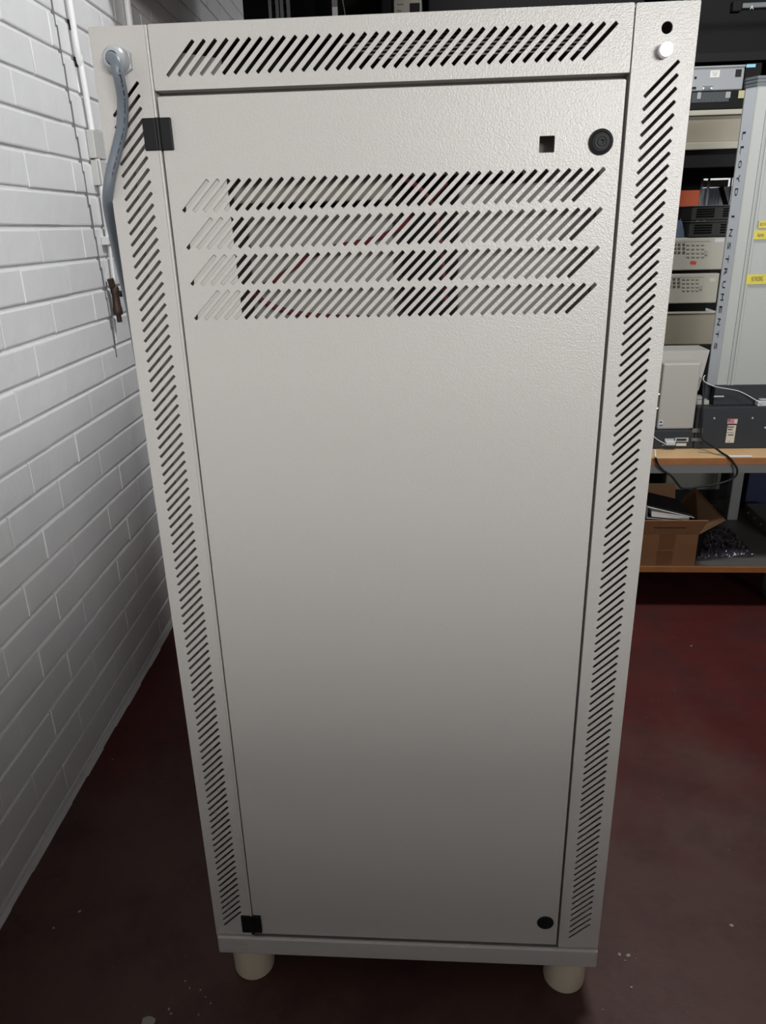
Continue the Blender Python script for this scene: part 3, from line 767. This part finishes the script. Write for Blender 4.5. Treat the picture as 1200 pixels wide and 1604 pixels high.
# ---- cables on the bench
def cable(name, pts, r, mt, label, extra=None):
    t = thing(name, label, 'cable', pts[0])
    link('sheath', MB().tube(pts, r, 10, 8).mesh(), mt, t, True); return t
ycb = YM - .012
cable('black_cable', [at(1102.5, 592, cyf + .016), at(1101.5, 622, YM + .010), at(1100.5, 640, YM - .008), at(1099, 665, ycb), at(1098, 684, ycb - .004), at(1108, 694, YM - .03), at(1122, 703, YM - .06), atz(1131, 709.5, zt + .004), at(1141.5, 716, YB - .009), at(1147.5, 723, YB - .012), at(1155, 736, YB - .014), at(1150, 748, YB - .012), at(1128, 757, YB - .010), at(1095, 762.5, YB - .010), at(1070, 765, YB - .010), at(1060, 756, YB - .010), at(1052, 746, YB - .012), at(1038, 736, YB - .013), at(1030, 726, YB - .014), at(1027, 716, YB - .016)], .0030, M['black'],
      'black cable looping from the bench top down over the grey apron')
t = thing('cable_plug', 'small bright metal plug at the left end of the black cable', 'plug', at(1027, 716, YB - .016))
link('plug_barrel', MB().cyl(at(1027, 715, YB - .016), at(1026.3, 705, YB + .01), .0016, n=12).mesh(), M['paper'], t, True)
link('plug_collar', MB().cyl(at(1027.1, 716.5, YB - .016), at(1026.9, 714.5, YB - .016), .0034, n=14).mesh(), M['chrome'], t, True)
link('plug_tip', MB().lathe(at(1026.3, 705.5, YB + .008), (0, 0, 1), [(0, -.003), (.0028, -.002), (.0034, 0), (.0028, .002), (0, .003)], 14).mesh(), M['paper'], t, True)
cable('white_cable', [at(1104.5, 588, cyf - .006), at(1102, 592, cyf - .010), at(1104, 598, cyf - .012), at(1120, 605.5, cyf - .012), at(1142, 609.5, cyf - .012), at(1158, 613, cyf - .013), at(1176, 622, cyf - .020), at(1193, 632.5, YM + .002)], .0015, M['glandp'],
      'thin white cable sagging across the foot of the grey column')
cable('serial_cable', [at(1018, 678, YM - .006), at(1023, 683, YM - .010), at(1032, 690, YM - .010), at(1042, 695, YM - .012)], .0015, M['glandp'],
      'short thin grey cable with a moulded plug at the charcoal base')
t = thing('serial_plug', 'pale grey moulded plug under the narrow control box', 'plug', at(1050, 697, YM - .01))
link('plug_body', MB().box(at(1043, 698, YM - .014), at(1057, 690, YM - .0006), .002).mesh(), M['glandp'], t)
link('plug_flange', MB().box(at(1041, 691.5, YM - .003), at(1056, 686.6, YM - .0006), .001).mesh(), M['steel'], t)
link('thumb_screw', MB().cyl(at(1042, 696.5, YM - .004), at(1037.5, 697.5, YM - .012), .0018, n=12).mesh(), M['steel'], t)
# thin wire lying on the bench top
single('thin_wire', MB().tube([atz(1094, 708, zt + .002), atz(1112, 709.5, zt + .002), atz(1128, 713, zt + .002), atz(1138, 714.5, zt + .002)], .0012, 8).mesh(), M['olive'], 'thin dull wire lying on the front of the wooden bench top', 'wire', smooth=True)
single('paper_slip', boxm(atz(1137, 716.2, zt + .0002), atz(1176, 713.5, zt + .0002) + Vector((0, 0, .0012))), M['paper'], 'small white slip lying on the front edge of the wooden bench top', 'paper')

# ================================================================== STORAGE RACK BEHIND THE BENCH
YR = 1.90
zr = lambda py: at(1100, py, YR).z
L1, L2, L3, L4 = zr(540), zr(235), zr(84), zr(6)
XR0, XR1 = -.02, 2.3; YR1 = 2.5
rk = thing('storage_rack', 'dark grey steel storage rack with perforated uprights behind the bench', 'rack', ((XR0 + XR1) / 2, 2.2, 0))
def upright(x, y, w, face, mt):
    """folded strip with a column of punched holes, open corner profile"""
    zt_ = 2.3
    hs = [rrect(x + w * .36, .06 + k * .04, x + w * .62, .06 + k * .04 + .018, .001, 1) for k in range(55)]
    me = sheet([(x, 0), (x + w, 0), (x + w, zt_), (x, zt_)], hs, y, y + .002)
    m = MB(); m.bm.from_mesh(me); m.box((x, y + .002, 0), (x + .002, y + .04, zt_)); return m.mesh()
ux = at(421, 14, YR).x; uw = at(437, 14, YR).x - ux
link('upright', upright(ux, YR - .004, uw, 1, M['rack']), M['rack'], rk)
link('upright', upright(ux + uw + .004, YR - .004, uw, 1, M['rack']), M['rack'], rk)
ux2 = at(1098, 290, YR1).x; uw2 = at(1112, 290, YR1).x - ux2
link('upright', upright(ux2, YR1, uw2, 1, M['rack']), M['slate'], rk)
link('upright', upright(XR1 - .05, YR - .004, .05, 1, M['rack']), M['rack'], rk)
link('upright', upright(-.20, YR1, .05, 1, M['rack']), M['rack'], rk)
link('shelf', boxm((XR0 + .06, YR + .002, L1 - .03), (XR1, YR1 - .002, L1)), M['rack_dark'], rk)
link('shelf', boxm((XR0 + .06, YR + .02, .07), (XR1, YR1 - .002, .10)), M['rack_dark'], rk)  # dark bottom shelf added to cover the lit floor behind the bench
m = MB(); m.box((XR0 + .06, YR + .002, L2 - .03), (XR1, YR1 - .002, L2)); m.box((XR0 + .06, YR + .002, zr(262)), (XR1, YR + .03, L2 - .03)); link('shelf', m.mesh(), M['rack_dark'], rk)
link('shelf_beam', boxm((XR0 + .06, YR1 - .06, at(1100, 272, YR1).z - .02), (XR1, YR1 - .03, L2 - .0305)), M['rack_dark'], rk)
m = MB(); m.box((XR0 + .06, YR + .002, zr(97)), (XR1, YR1 - .002, L3)); link('shelf', m.mesh(), M['rack_dark'], rk)
a = at(1163, 13, YR); b = at(1163, 7, YR)
bm_ = link('top_beam', boxm((a.x, YR + .0, a.z), (XR1, YR + .03, b.z + .004), .002), M['slate'], rk)
link('beam_bracket', boxm((at(1148, 10, YR).x, YR - .002, a.z - .008), (a.x - .0005, YR + .028, b.z + .012), .004), M['blackbox'], rk)
q = at(1174.5, 15, YR); lt = text_mesh('A', .016, .0003); orient(lt, (q.x, YR - .0012, q.z), (1, 0, 0), (0, 0, 1)); link('beam_mark', lt, M['paper'], bm_)
m = MB(); m.box((XR0, YR1 + .003, .02), (ux2 + .001, YR1 + .006, 2.3)); m.box((ux2 + .001, YR1 + .003, .02), (XR1, YR1 + .006, at(1120, 324, YR1).z)); m.box((ux2 + .001, YR1 + .003, L2), (XR1, YR1 + .006, 2.3)); link('shade_backing', m.mesh(), M['rack_dark'], rk)  # dark sheet added behind the open rack for the gloom between things

def X(px, py, Y=YR): return at(px, py, Y).x
def frontbox(x0, x1, zlo, zhi, Y, dep, bev=.004): return boxm((x0, Y, zlo), (x1, Y + dep, zhi), bev)
xh = .86        # everything starts hidden behind the cabinet

# beige case standing on the shelf
xr_ = X(1120, 515)
t = thing('instrument_case', 'plain beige-brown case at the bottom of the stack behind the white boxes', 'instrument', ((xh + xr_) / 2, YR + .2, L1))
link('case', frontbox(xh, xr_, L1 + .0003, zr(491), YR, .42), M['beige_dark'], t)
link('top_flange', frontbox(xh, xr_ + .003, zr(491) + .0003, zr(488.5), YR - .004, .42, .001), M['beige'], t)
link('spacer', frontbox(xh + .03, xr_ - .03, zr(488.5) + .0003, zr(476), YR + .03, .33, .001), M['blackbox'], t)

def keyed_instrument(name, label, ytop, ybot, xr_px, dcols, lcols, drows, lrows, big, ymid):
    x1 = X(xr_px, ymid); z0 = zr(ybot) + .0004; z1 = zr(ytop)
    t = thing(name, label, 'instrument', ((xh + x1) / 2, YR + .2, z0), 'beige bench instruments with keypads')
    link('case', frontbox(xh, x1 - .004, z0, z1, YR + .012, .40), M['instr'], t)
    fp = link('front_panel', frontbox(xh, x1, z0 + .001, z1 - .001, YR, .0118, .003), M['instr'], t)
    link('panel_line', boxm((xh + .01, YR - .0004, zr(ytop + 6.5)), (X(xr_px - 24, ymid), YR + .0001, zr(ytop + 6))), M['ink'], fp)
    for cxp in dcols:
        for ry in drows:
            q = at(cxp, ry, YR); link('key', boxm((q.x - .0045, YR - .003, q.z - .0032), (q.x + .0045, YR + .0002, q.z + .0032), .0008), M['keydark'], fp)
    for cxp in lcols:
        for ry in lrows:
            q = at(cxp, ry, YR); link('key', boxm((q.x - .0048, YR - .003, q.z - .0026), (q.x + .0048, YR + .0002, q.z + .0020), .0008), M['keylight'], fp)
    q = at(big[0], big[1], YR); link('enter_key', boxm((q.x - .0045, YR - .003, q.z - .008), (q.x + .0045, YR + .0002, q.z + .008), .001), M['keylight'], fp)
    return t, fp
t1, fp = keyed_instrument('bench_instrument', 'upper beige keypad instrument with a crooked red sticker', 372, 423.5, 1135, (1050, 1057.5, 1063.7, 1070.8), (1077.5, 1085.5, 1093, 1100.5), (382.5, 388.7, 395), (383, 389.3, 395.8, 401.8), (1106, 396), 395)
q = at(1086, 411.5, YR); m = MB(); m.box((q.x - .010, YR - .0007, q.z - .0052), (q.x + .010, YR - .0001, q.z + .0052), rot=Matrix.Rotation(.12, 3, 'Y')); link('red_sticker', m.mesh(), M['red'], fp)
sticker(fp, 'pale_label', 1119.5, 1134, 373.5, 379.5, YR, M['glandp'])
t2, fp = keyed_instrument('bench_instrument', 'lower beige keypad instrument without a sticker, on the dark spacer', 428, 475.5, 1125, (1042, 1049, 1056, 1063), (1070.5, 1077.5, 1085, 1092), (436.5, 442.5, 448.3), (437, 443, 449, 454.5), (1098, 450), 450)
sticker(fp, 'pale_label', 1111.5, 1121, 435.5, 441.5, YR, M['paper_dim'])
link('foot_rail', boxm((xh + .02, YR + .02, zr(428) - .0008), (X(1125, 430) - .02, YR + .35, zr(424) - .0006)), M['blackbox'], t2)

# two black amplifiers on top
def amp(label, ytop, ybot, x0p, x1p):
    x0 = X(x0p, ybot); x1 = X(x1p, ybot); z0 = zr(ybot) + .0004; z1 = zr(ytop)
    t = thing('rack_amplifier', label, 'amplifier', ((x0 + x1) / 2, YR + .1, z0), 'black vented boxes on the instruments')
    c = link('case', frontbox(x0, x1, z0, z1 - .002, YR + .004, .18, .003), M['amp'], t)
    link('lid', frontbox(x0 - .002, x1 + .002, z1 - .0018, z1, YR, .186, .0006), M['slate'], t)
    w = x1 - x0
    for k in range(4):
        zk = z0 + (z1 - z0) * (.22 + .16 * k)
        link('vent_slot', boxm((x0 + .12 * w, YR + .0025, zk), (x0 + .58 * w, YR + .0042, zk + .0045)), M['vent_dark'], c)
        link('vent_slot', boxm((x0 + .80 * w, YR + .0025, zk), (x0 + .94 * w, YR + .0042, zk + .0045)), M['vent_dark'], c)
amp('lower black vented box resting on the upper keypad instrument', 346.5, 371.5, 1079, 1139.5)
amp('topmost black vented box, stacked on its twin', 322, 345.6, 1083, 1144)
# orange folder behind, blue bag in front
zi = zr(372)
o0 = at(1060, 330, YR + .20); o1 = at(1093, 330, YR + .20); oz = at(1080, 298, YR + .20).z
t = thing('orange_folder', 'bright orange card folder standing behind the black vented boxes', 'folder', ((o0.x + o1.x) / 2, YR + .22, zi))
link('cover', boxm((o0.x - .03, YR + .20, zi + .0004), (o1.x, YR + .204, oz), .001), M['orange'], t)
link('cover', boxm((o0.x - .03, YR + .218, zi + .0004), (o1.x, YR + .222, oz), .001), M['orange'], t)
link('pages', boxm((o0.x - .028, YR + .2045, zi + .0004), (o1.x - .003, YR + .2175, oz - .006)), M['paper_dim'], t)
zb_ = zi + .0005
c = [at(1052, 371, YR + .02), at(1076, 371, YR + .02)]
single('blue_bag', pillow(Vector((c[0].x, YR + .02, zb_)), Vector((c[1].x - .006, YR + .02, zb_)), Vector((c[1].x - .006, YR + .10, zb_)), Vector((c[0].x, YR + .10, zb_)), .052, 14, 14, .014, 2.0), M['bluecloth'],
       'crumpled dusty blue bag left of the black vented boxes', 'bag', smooth=True)

# beige drawer unit on the upper shelf
xr2 = X(1169, 200)
t = thing('instrument_case', 'wide beige case with ledges on the shelf below the dark vented instrument', 'instrument', ((xh + xr2) / 2, YR + .2, L2))
link('case', frontbox(xh, xr2, zr(223), zr(181), YR + .012, .40, .003), M['beige_dark'], t)
link('top_ledge', frontbox(xh, xr2 + .003, zr(181) + .0003, zr(172.5), YR, .41, .002), M['beige'], t)
link('bottom_ledge', frontbox(xh, xr2 + .003, L2 + .0004, zr(223) - .0003, YR - .012, .42, .002), M['beige'], t)
# dark vented instrument
z0 = zr(172.5) + .0004; z1 = zr(142.5); xr3 = X(1190, 157)
t = thing('vented_instrument', 'dark instrument with a row of vertical vents and a yellowed sticker', 'instrument', ((xh + xr3) / 2, YR + .2, z0))
cs = link('case', frontbox(xh, xr3, z0, z1, YR + .003, .38, .003), M['blackbox'], t)
for k in range(26):
    xk = X(1084 + k * 2.25, 157)
    if xk < xh + .01: continue
    link('vent_fin', boxm((xk, YR, z0 + (z1 - z0) * .40), (xk + .0018, YR + .0034, z1 - .004)), M['slate'], cs)
sticker(cs, 'pale_sticker', 1092, 1098.5, 144.5, 155, YR - .0002, M['greybox']); sticker(cs, 'pale_sticker', 1136, 1145, 143.5, 153.5, YR - .0002, M['greybox'])
sticker(cs, 'yellowed_sticker', 1156, 1167, 141.5, 154, YR - .0002, mat('yellowed_paper', (.40, .38, .22), .7))
# grey instrument back
z0 = z1 + .0004; z1 = zr(103.5); xr4 = X(1166, 122)
t = thing('grey_instrument', 'grey metal instrument back with a white sticker and dark sockets', 'instrument', ((xh + xr4) / 2, YR + .2, z0))
cs = link('case', frontbox(xh, xr4, z0, z1, YR + .004, .34, .003), M['greybox'], t)
link('back_frame', boxm((xh, YR, z1 - .006), (xr4, YR + .0042, z1 - .0002), .001), M['greybox'], t)
yq = YR + .004
ss = sticker(cs, 'white_sticker', 1112, 1128, 110, 121.5, yq, M['paper'])
for k in range(3): sticker(ss, 'print_line', 1115 + k, 1125 - k, 112.5 + k * 2.6, 113.4 + k * 2.6, yq - .0005, M['ink'], .0002)
sticker(cs, 'mains_socket', 1151.5, 1162, 108.5, 120.5, yq, M['black_soft'], .002)
so = sticker(cs, 'data_socket', 1101, 1116, 134.5, 140, yq, M['slate'], .003)
for px_ in (1101.5, 1114): 
    q = at(px_, 138.5, yq); link('jack_screw', MB().cyl(q, q + Vector((0, -.004, 0)), .0018, n=10).mesh(), M['chrome'], so)
sticker(cs, 'round_jack', 1087.5, 1091.5, 120, 124, yq, M['black_soft'], .001); sticker(cs, 'round_jack', 1084, 1090.5, 136, 140, yq, M['black_soft'], .002)
# dark box with pale blue strip right of it
x0 = xr4 + .003; x1 = x0 + .05; zc_ = zr(142.5) + .0004
t = thing('dark_case', 'small dark box with a light blue strip right of the grey instrument', 'case', ((x0 + x1) / 2, YR + .15, zc_))
cs = link('case', boxm((x0, YR + .006, zc_), (x1, YR + .25, zr(101)), .003), M['blackbox'], t)
link('blue_strip', boxm((x0 + .0005, YR + .0052, zr(108)), (X(1184.5, 105), YR + .0062, zr(103))), M['lightblue'], t)
# beige instrument high on the rack, black boxes added behind to fill the dark
x0 = X(617, 9); x1 = X(660, 9); x0b, x1b = x0, x1
t = thing('beige_instrument', 'beige boxed instrument with a dark square opening above the cabinet top', 'instrument', ((x0 + x1) / 2, YR + .1, L3))
cs = link('case', boxm((x0, YR + .004, L3 + .0004), (x1, YR + .3, at(640, -22, YR).z), .002), M['instr'], t)
sticker(cs, 'dark_opening', 642, 657.5, 4.5, 20, YR + .004, M['black_soft'], .001)
for k in range(2): sticker(cs, 'print_line', 622, 632 - k * 3, 6 + k * 10, 8 + k * 10, YR + .004, M['ink'], .0004)
for (x0, x1, lab) in ((.17, x0b - .02, 'added black filler box high on the rack left of the beige instrument'), (x1b + .02, 1.05, 'added black filler box high on the rack right of the beige instrument'), (1.12, 2.1, 'large added black filler box high on the rack above the grey instrument')):
    t = thing('dark_filler_case', lab, 'case', ((x0 + x1) / 2, 2.3, L3), 'black filler boxes on the top shelf')
    link('case_body', boxm((x0, 2.12, L3 + .0004), (x1, 2.47, L3 + .33), .006), M['blackbox'], t)
    link('case_lid', boxm((x0 - .003, 2.117, L3 + .3304), (x1 + .003, 2.473, L3 + .42), .006), M['blackbox'], t)
single('white_wire', MB().tube([at(534, -30, YR + .02), at(537, 0, YR + .02), at(540, 18, YR + .02), at(543, 40, YR + .02), atz(546, 60, L3 + .002)], .0012, 8).mesh(), M['paper'], 'thin white wire hanging above the middle of the cabinet top', 'wire', smooth=True)

# tall dark locker between the wall and the rack
xa = at(380, 12, 2.0).x
t = thing('steel_locker', 'tall dark steel locker between the brick wall and the perforated uprights', 'locker', ((xa - .04) / 2, 2.2, 0))
link('body', boxm((xa, 2.004, 0), (-.035, 2.45, 2.1), .003), M['blackbox'], t)
link('door', boxm((xa + .004, 1.998, .05), (-.039, 2.0036, 2.09), .002), M['rack_dark'], t)
# ---- far side of the room seen through the rack
YF = 3.3
def fx(px): return at(px, 300, YF).x
t = thing('metal_locker', 'pale blue-grey fluted locker seen through the rack', 'locker', ((fx(1100) + fx(1129)) / 2, YF + .2, 0))
x0, x1 = fx(1104), fx(1128.5); zt_ = at(1120, 294, YF).z
link('body', boxm((x0, YF + .004, 0), (x1, YF + .4, zt_)), M['locker'], t)
for k in range(5): link('door_rib', boxm((x0 + .012 + k * (x1 - x0) / 5, YF, .05), (x0 + .020 + k * (x1 - x0) / 5, YF + .0045, zt_ - .004)), M['locker'], t)
x0, x1 = fx(1130.5), fx(1146)
t = thing('metal_locker', 'white locker seen through the rack beside the grey column', 'locker', ((x0 + x1) / 2, YF + .2, 0))
link('body', boxm((x0, YF + .004, 0), (x1, YF + .4, zt_ + .004)), M['pipew'], t)
link('door', boxm((x0 + .006, YF, .05), (x1 - .006, YF + .0038, zt_ - .02)), M['pipew'], t)
YG = 3.1
t = thing('far_rack', 'blue-grey perforated rack with an olive beam on the far side of the room', 'rack', (at(1130, 300, YG).x, YG, 0))
a = at(1110, 293, YG); b = at(1142, 281, YG)
link('beam', boxm((a.x - .3, YG, a.z), (b.x, YG + .04, b.z), .003), M['olive'], t)
px0, px1 = at(1142.5, 300, YG).x, at(1150.5, 300, YG).x
hs = [rrect((px0 + px1) / 2 - .004, .1 + k * .035, (px0 + px1) / 2 + .004, .113 + k * .035, .001, 1) for k in range(50)]
link('upright', sheet([(px0, 0), (px1, 0), (px1, 2.2), (px0, 2.2)], hs, YG + .001, YG + .004), M['bluepost'], t)
p = at(1128, 293, YG); q = at(1138, 322, YG)
link('brace', MB().cyl(p + Vector((0, -.01, 0)), q + Vector((.1, -.01, -.25)), .012, n=8).mesh(), M['blackbox'], t)
link('red_tag', boxm(at(1140, 279, YG - .004), at(1143.5, 273, YG - .004) + Vector((0, .003, 0))), M['red'], t)

# ---- paint chips on the floor in front of the right foot
for k, (px_, py_, r) in enumerate(((970, 1495, .0045), (984, 1497, .0055), (979, 1505, .002), (989, 1547, .003), (125, 1428, .004), (84, 1454, .003), (265, 1581, .003), (1083, 1012, .004), (1146, 1450, .005))):
    c = atz(px_, py_, 0); n = 7
    r *= .75
    m = MB(); m.quad([c + Vector((r * random.uniform(.6, 1.2) * math.cos(2 * PI * j / n), r * random.uniform(.6, 1.2) * math.sin(2 * PI * j / n), .0012)) for j in range(n)], .0010)
    labs = ('pale paint chip on the floor right of the right foot, nearer the foot', 'largest pale paint chip on the floor right of the right foot', 'tiny pale fleck just below the two paint chips', 'small pale fleck on the floor below the paint chips',
            'pale fleck on the dark floor near the foot of the wall', 'small fleck on the floor closest to the wall base', 'pale crumb on the floor below the left foot', 'pale fleck on the red floor beyond the cabinet', 'dull crumb on the floor at the right')
    single('paint_chip', m.mesh(), M['chip'], labs[k], 'paint chip', 'flecks on the floor')

for px_, py_, r in ((290, 1537, .0016), (297, 1548, .0018), (314, 1551, .0016), (268, 1588, .0020), (311, 1590, .0014), (330, 1572, .0014), (322, 1562, .0013)):
    c = atz(px_, py_, 0); n = 6
    m = MB(); m.quad([c + Vector((r * random.uniform(.7, 1.1) * math.cos(2 * PI * j / n), r * random.uniform(.7, 1.1) * math.sin(2 * PI * j / n), .0010)) for j in range(n)], .0008)
    single('paint_fleck', m.mesh(), M['chip'], 'tiny pale fleck on the dark floor below the left foot of the cabinet', 'paint fleck', 'tiny flecks by the left foot')
c = atz(232, 1604, 0)
m = MB(); m.quad([c + Vector((.011 * math.cos(2 * PI * j / 10) * (1 + .2 * math.sin(j * 2.1)), .010 * math.sin(2 * PI * j / 10), .004)) for j in range(10)], .0038)
single('plaster_crumb', m.mesh(), M['chip'], 'largest pale crumb on the floor, at the bottom edge left of the cabinet', 'crumb')

# ================================================================== LIGHT
def area(name, loc, target, sx, sy, power, col=(1, 1, 1), spread=180):
    l = bpy.data.lights.new(name, 'AREA'); l.shape = 'RECTANGLE'; l.size = sx; l.size_y = sy; l.energy = power; l.color = col; l.spread = math.radians(spread)
    o = bpy.data.objects.new(name, l); COL.objects.link(o); o.location = loc
    o.rotation_euler = (Vector(target) - Vector(loc)).to_track_quat('-Z', 'Y').to_euler(); return o
structure('shade_partition', boxm((-.25, -3.06, 0), (4.88, -3.0, 1.235)), M['darkwall'])  # unseen low wall added behind the camera to shade the lower parts
structure('shade_beam', boxm((-.62, 1.30, 1.775), (.55, 1.42, CH - .001)), M['ceil'])  # unseen ceiling beam added to shade the far stretch of brick
area('hall_light_panel', (2.5, -8.3, 2.15), (1.0, 0, 1.5), 2.4, 1.0, 272, (1, .99, .965))  # panel standing in for lamps far along the hall; no window there
area('side_fill_panel', (3.9, -6.9, 2.2), (-.2, .4, 1.2), 1.6, .9, 150, (1, .99, .98))  # fill light added to brighten the brick wall; no window stands here
area('ceiling_lamp_rear', (.88, .78, 2.68), (.90, .85, 0), .7, .25, 32, (.97, .99, 1))
area('ceiling_lamp_far', (2.2, 4.2, 2.68), (2.2, 4.2, 0), 1.2, .3, 60, (.95, .98, 1))
w = bpy.data.worlds.new('room_air'); S.world = w; w.use_nodes = True
w.node_tree.nodes['Background'].inputs[0].default_value = (.5, .5, .5, 1); w.node_tree.nodes['Background'].inputs[1].default_value = .02

# ================================================================== CAMERA
cd = bpy.data.cameras.new('camera'); cam = bpy.data.objects.new('camera', cd); COL.objects.link(cam)
cd.sensor_fit = 'HORIZONTAL'; cd.sensor_width = 36; cd.lens = F / 1200 * 36; cd.clip_start = .02
r0, r1, r2 = (Vector(RM[i]) for i in range(3))
cam.matrix_world = Matrix(((r0.x, -r1.x, -r2.x, CAM.x), (r0.y, -r1.y, -r2.y, CAM.y), (r0.z, -r1.z, -r2.z, CAM.z), (0, 0, 0, 1)))
S.camera = cam
vs = S.view_settings; vs.view_transform = 'Standard'; vs.look = 'None'; vs.gamma = 1; vs.exposure = 0.22; vs.use_curve_mapping = False
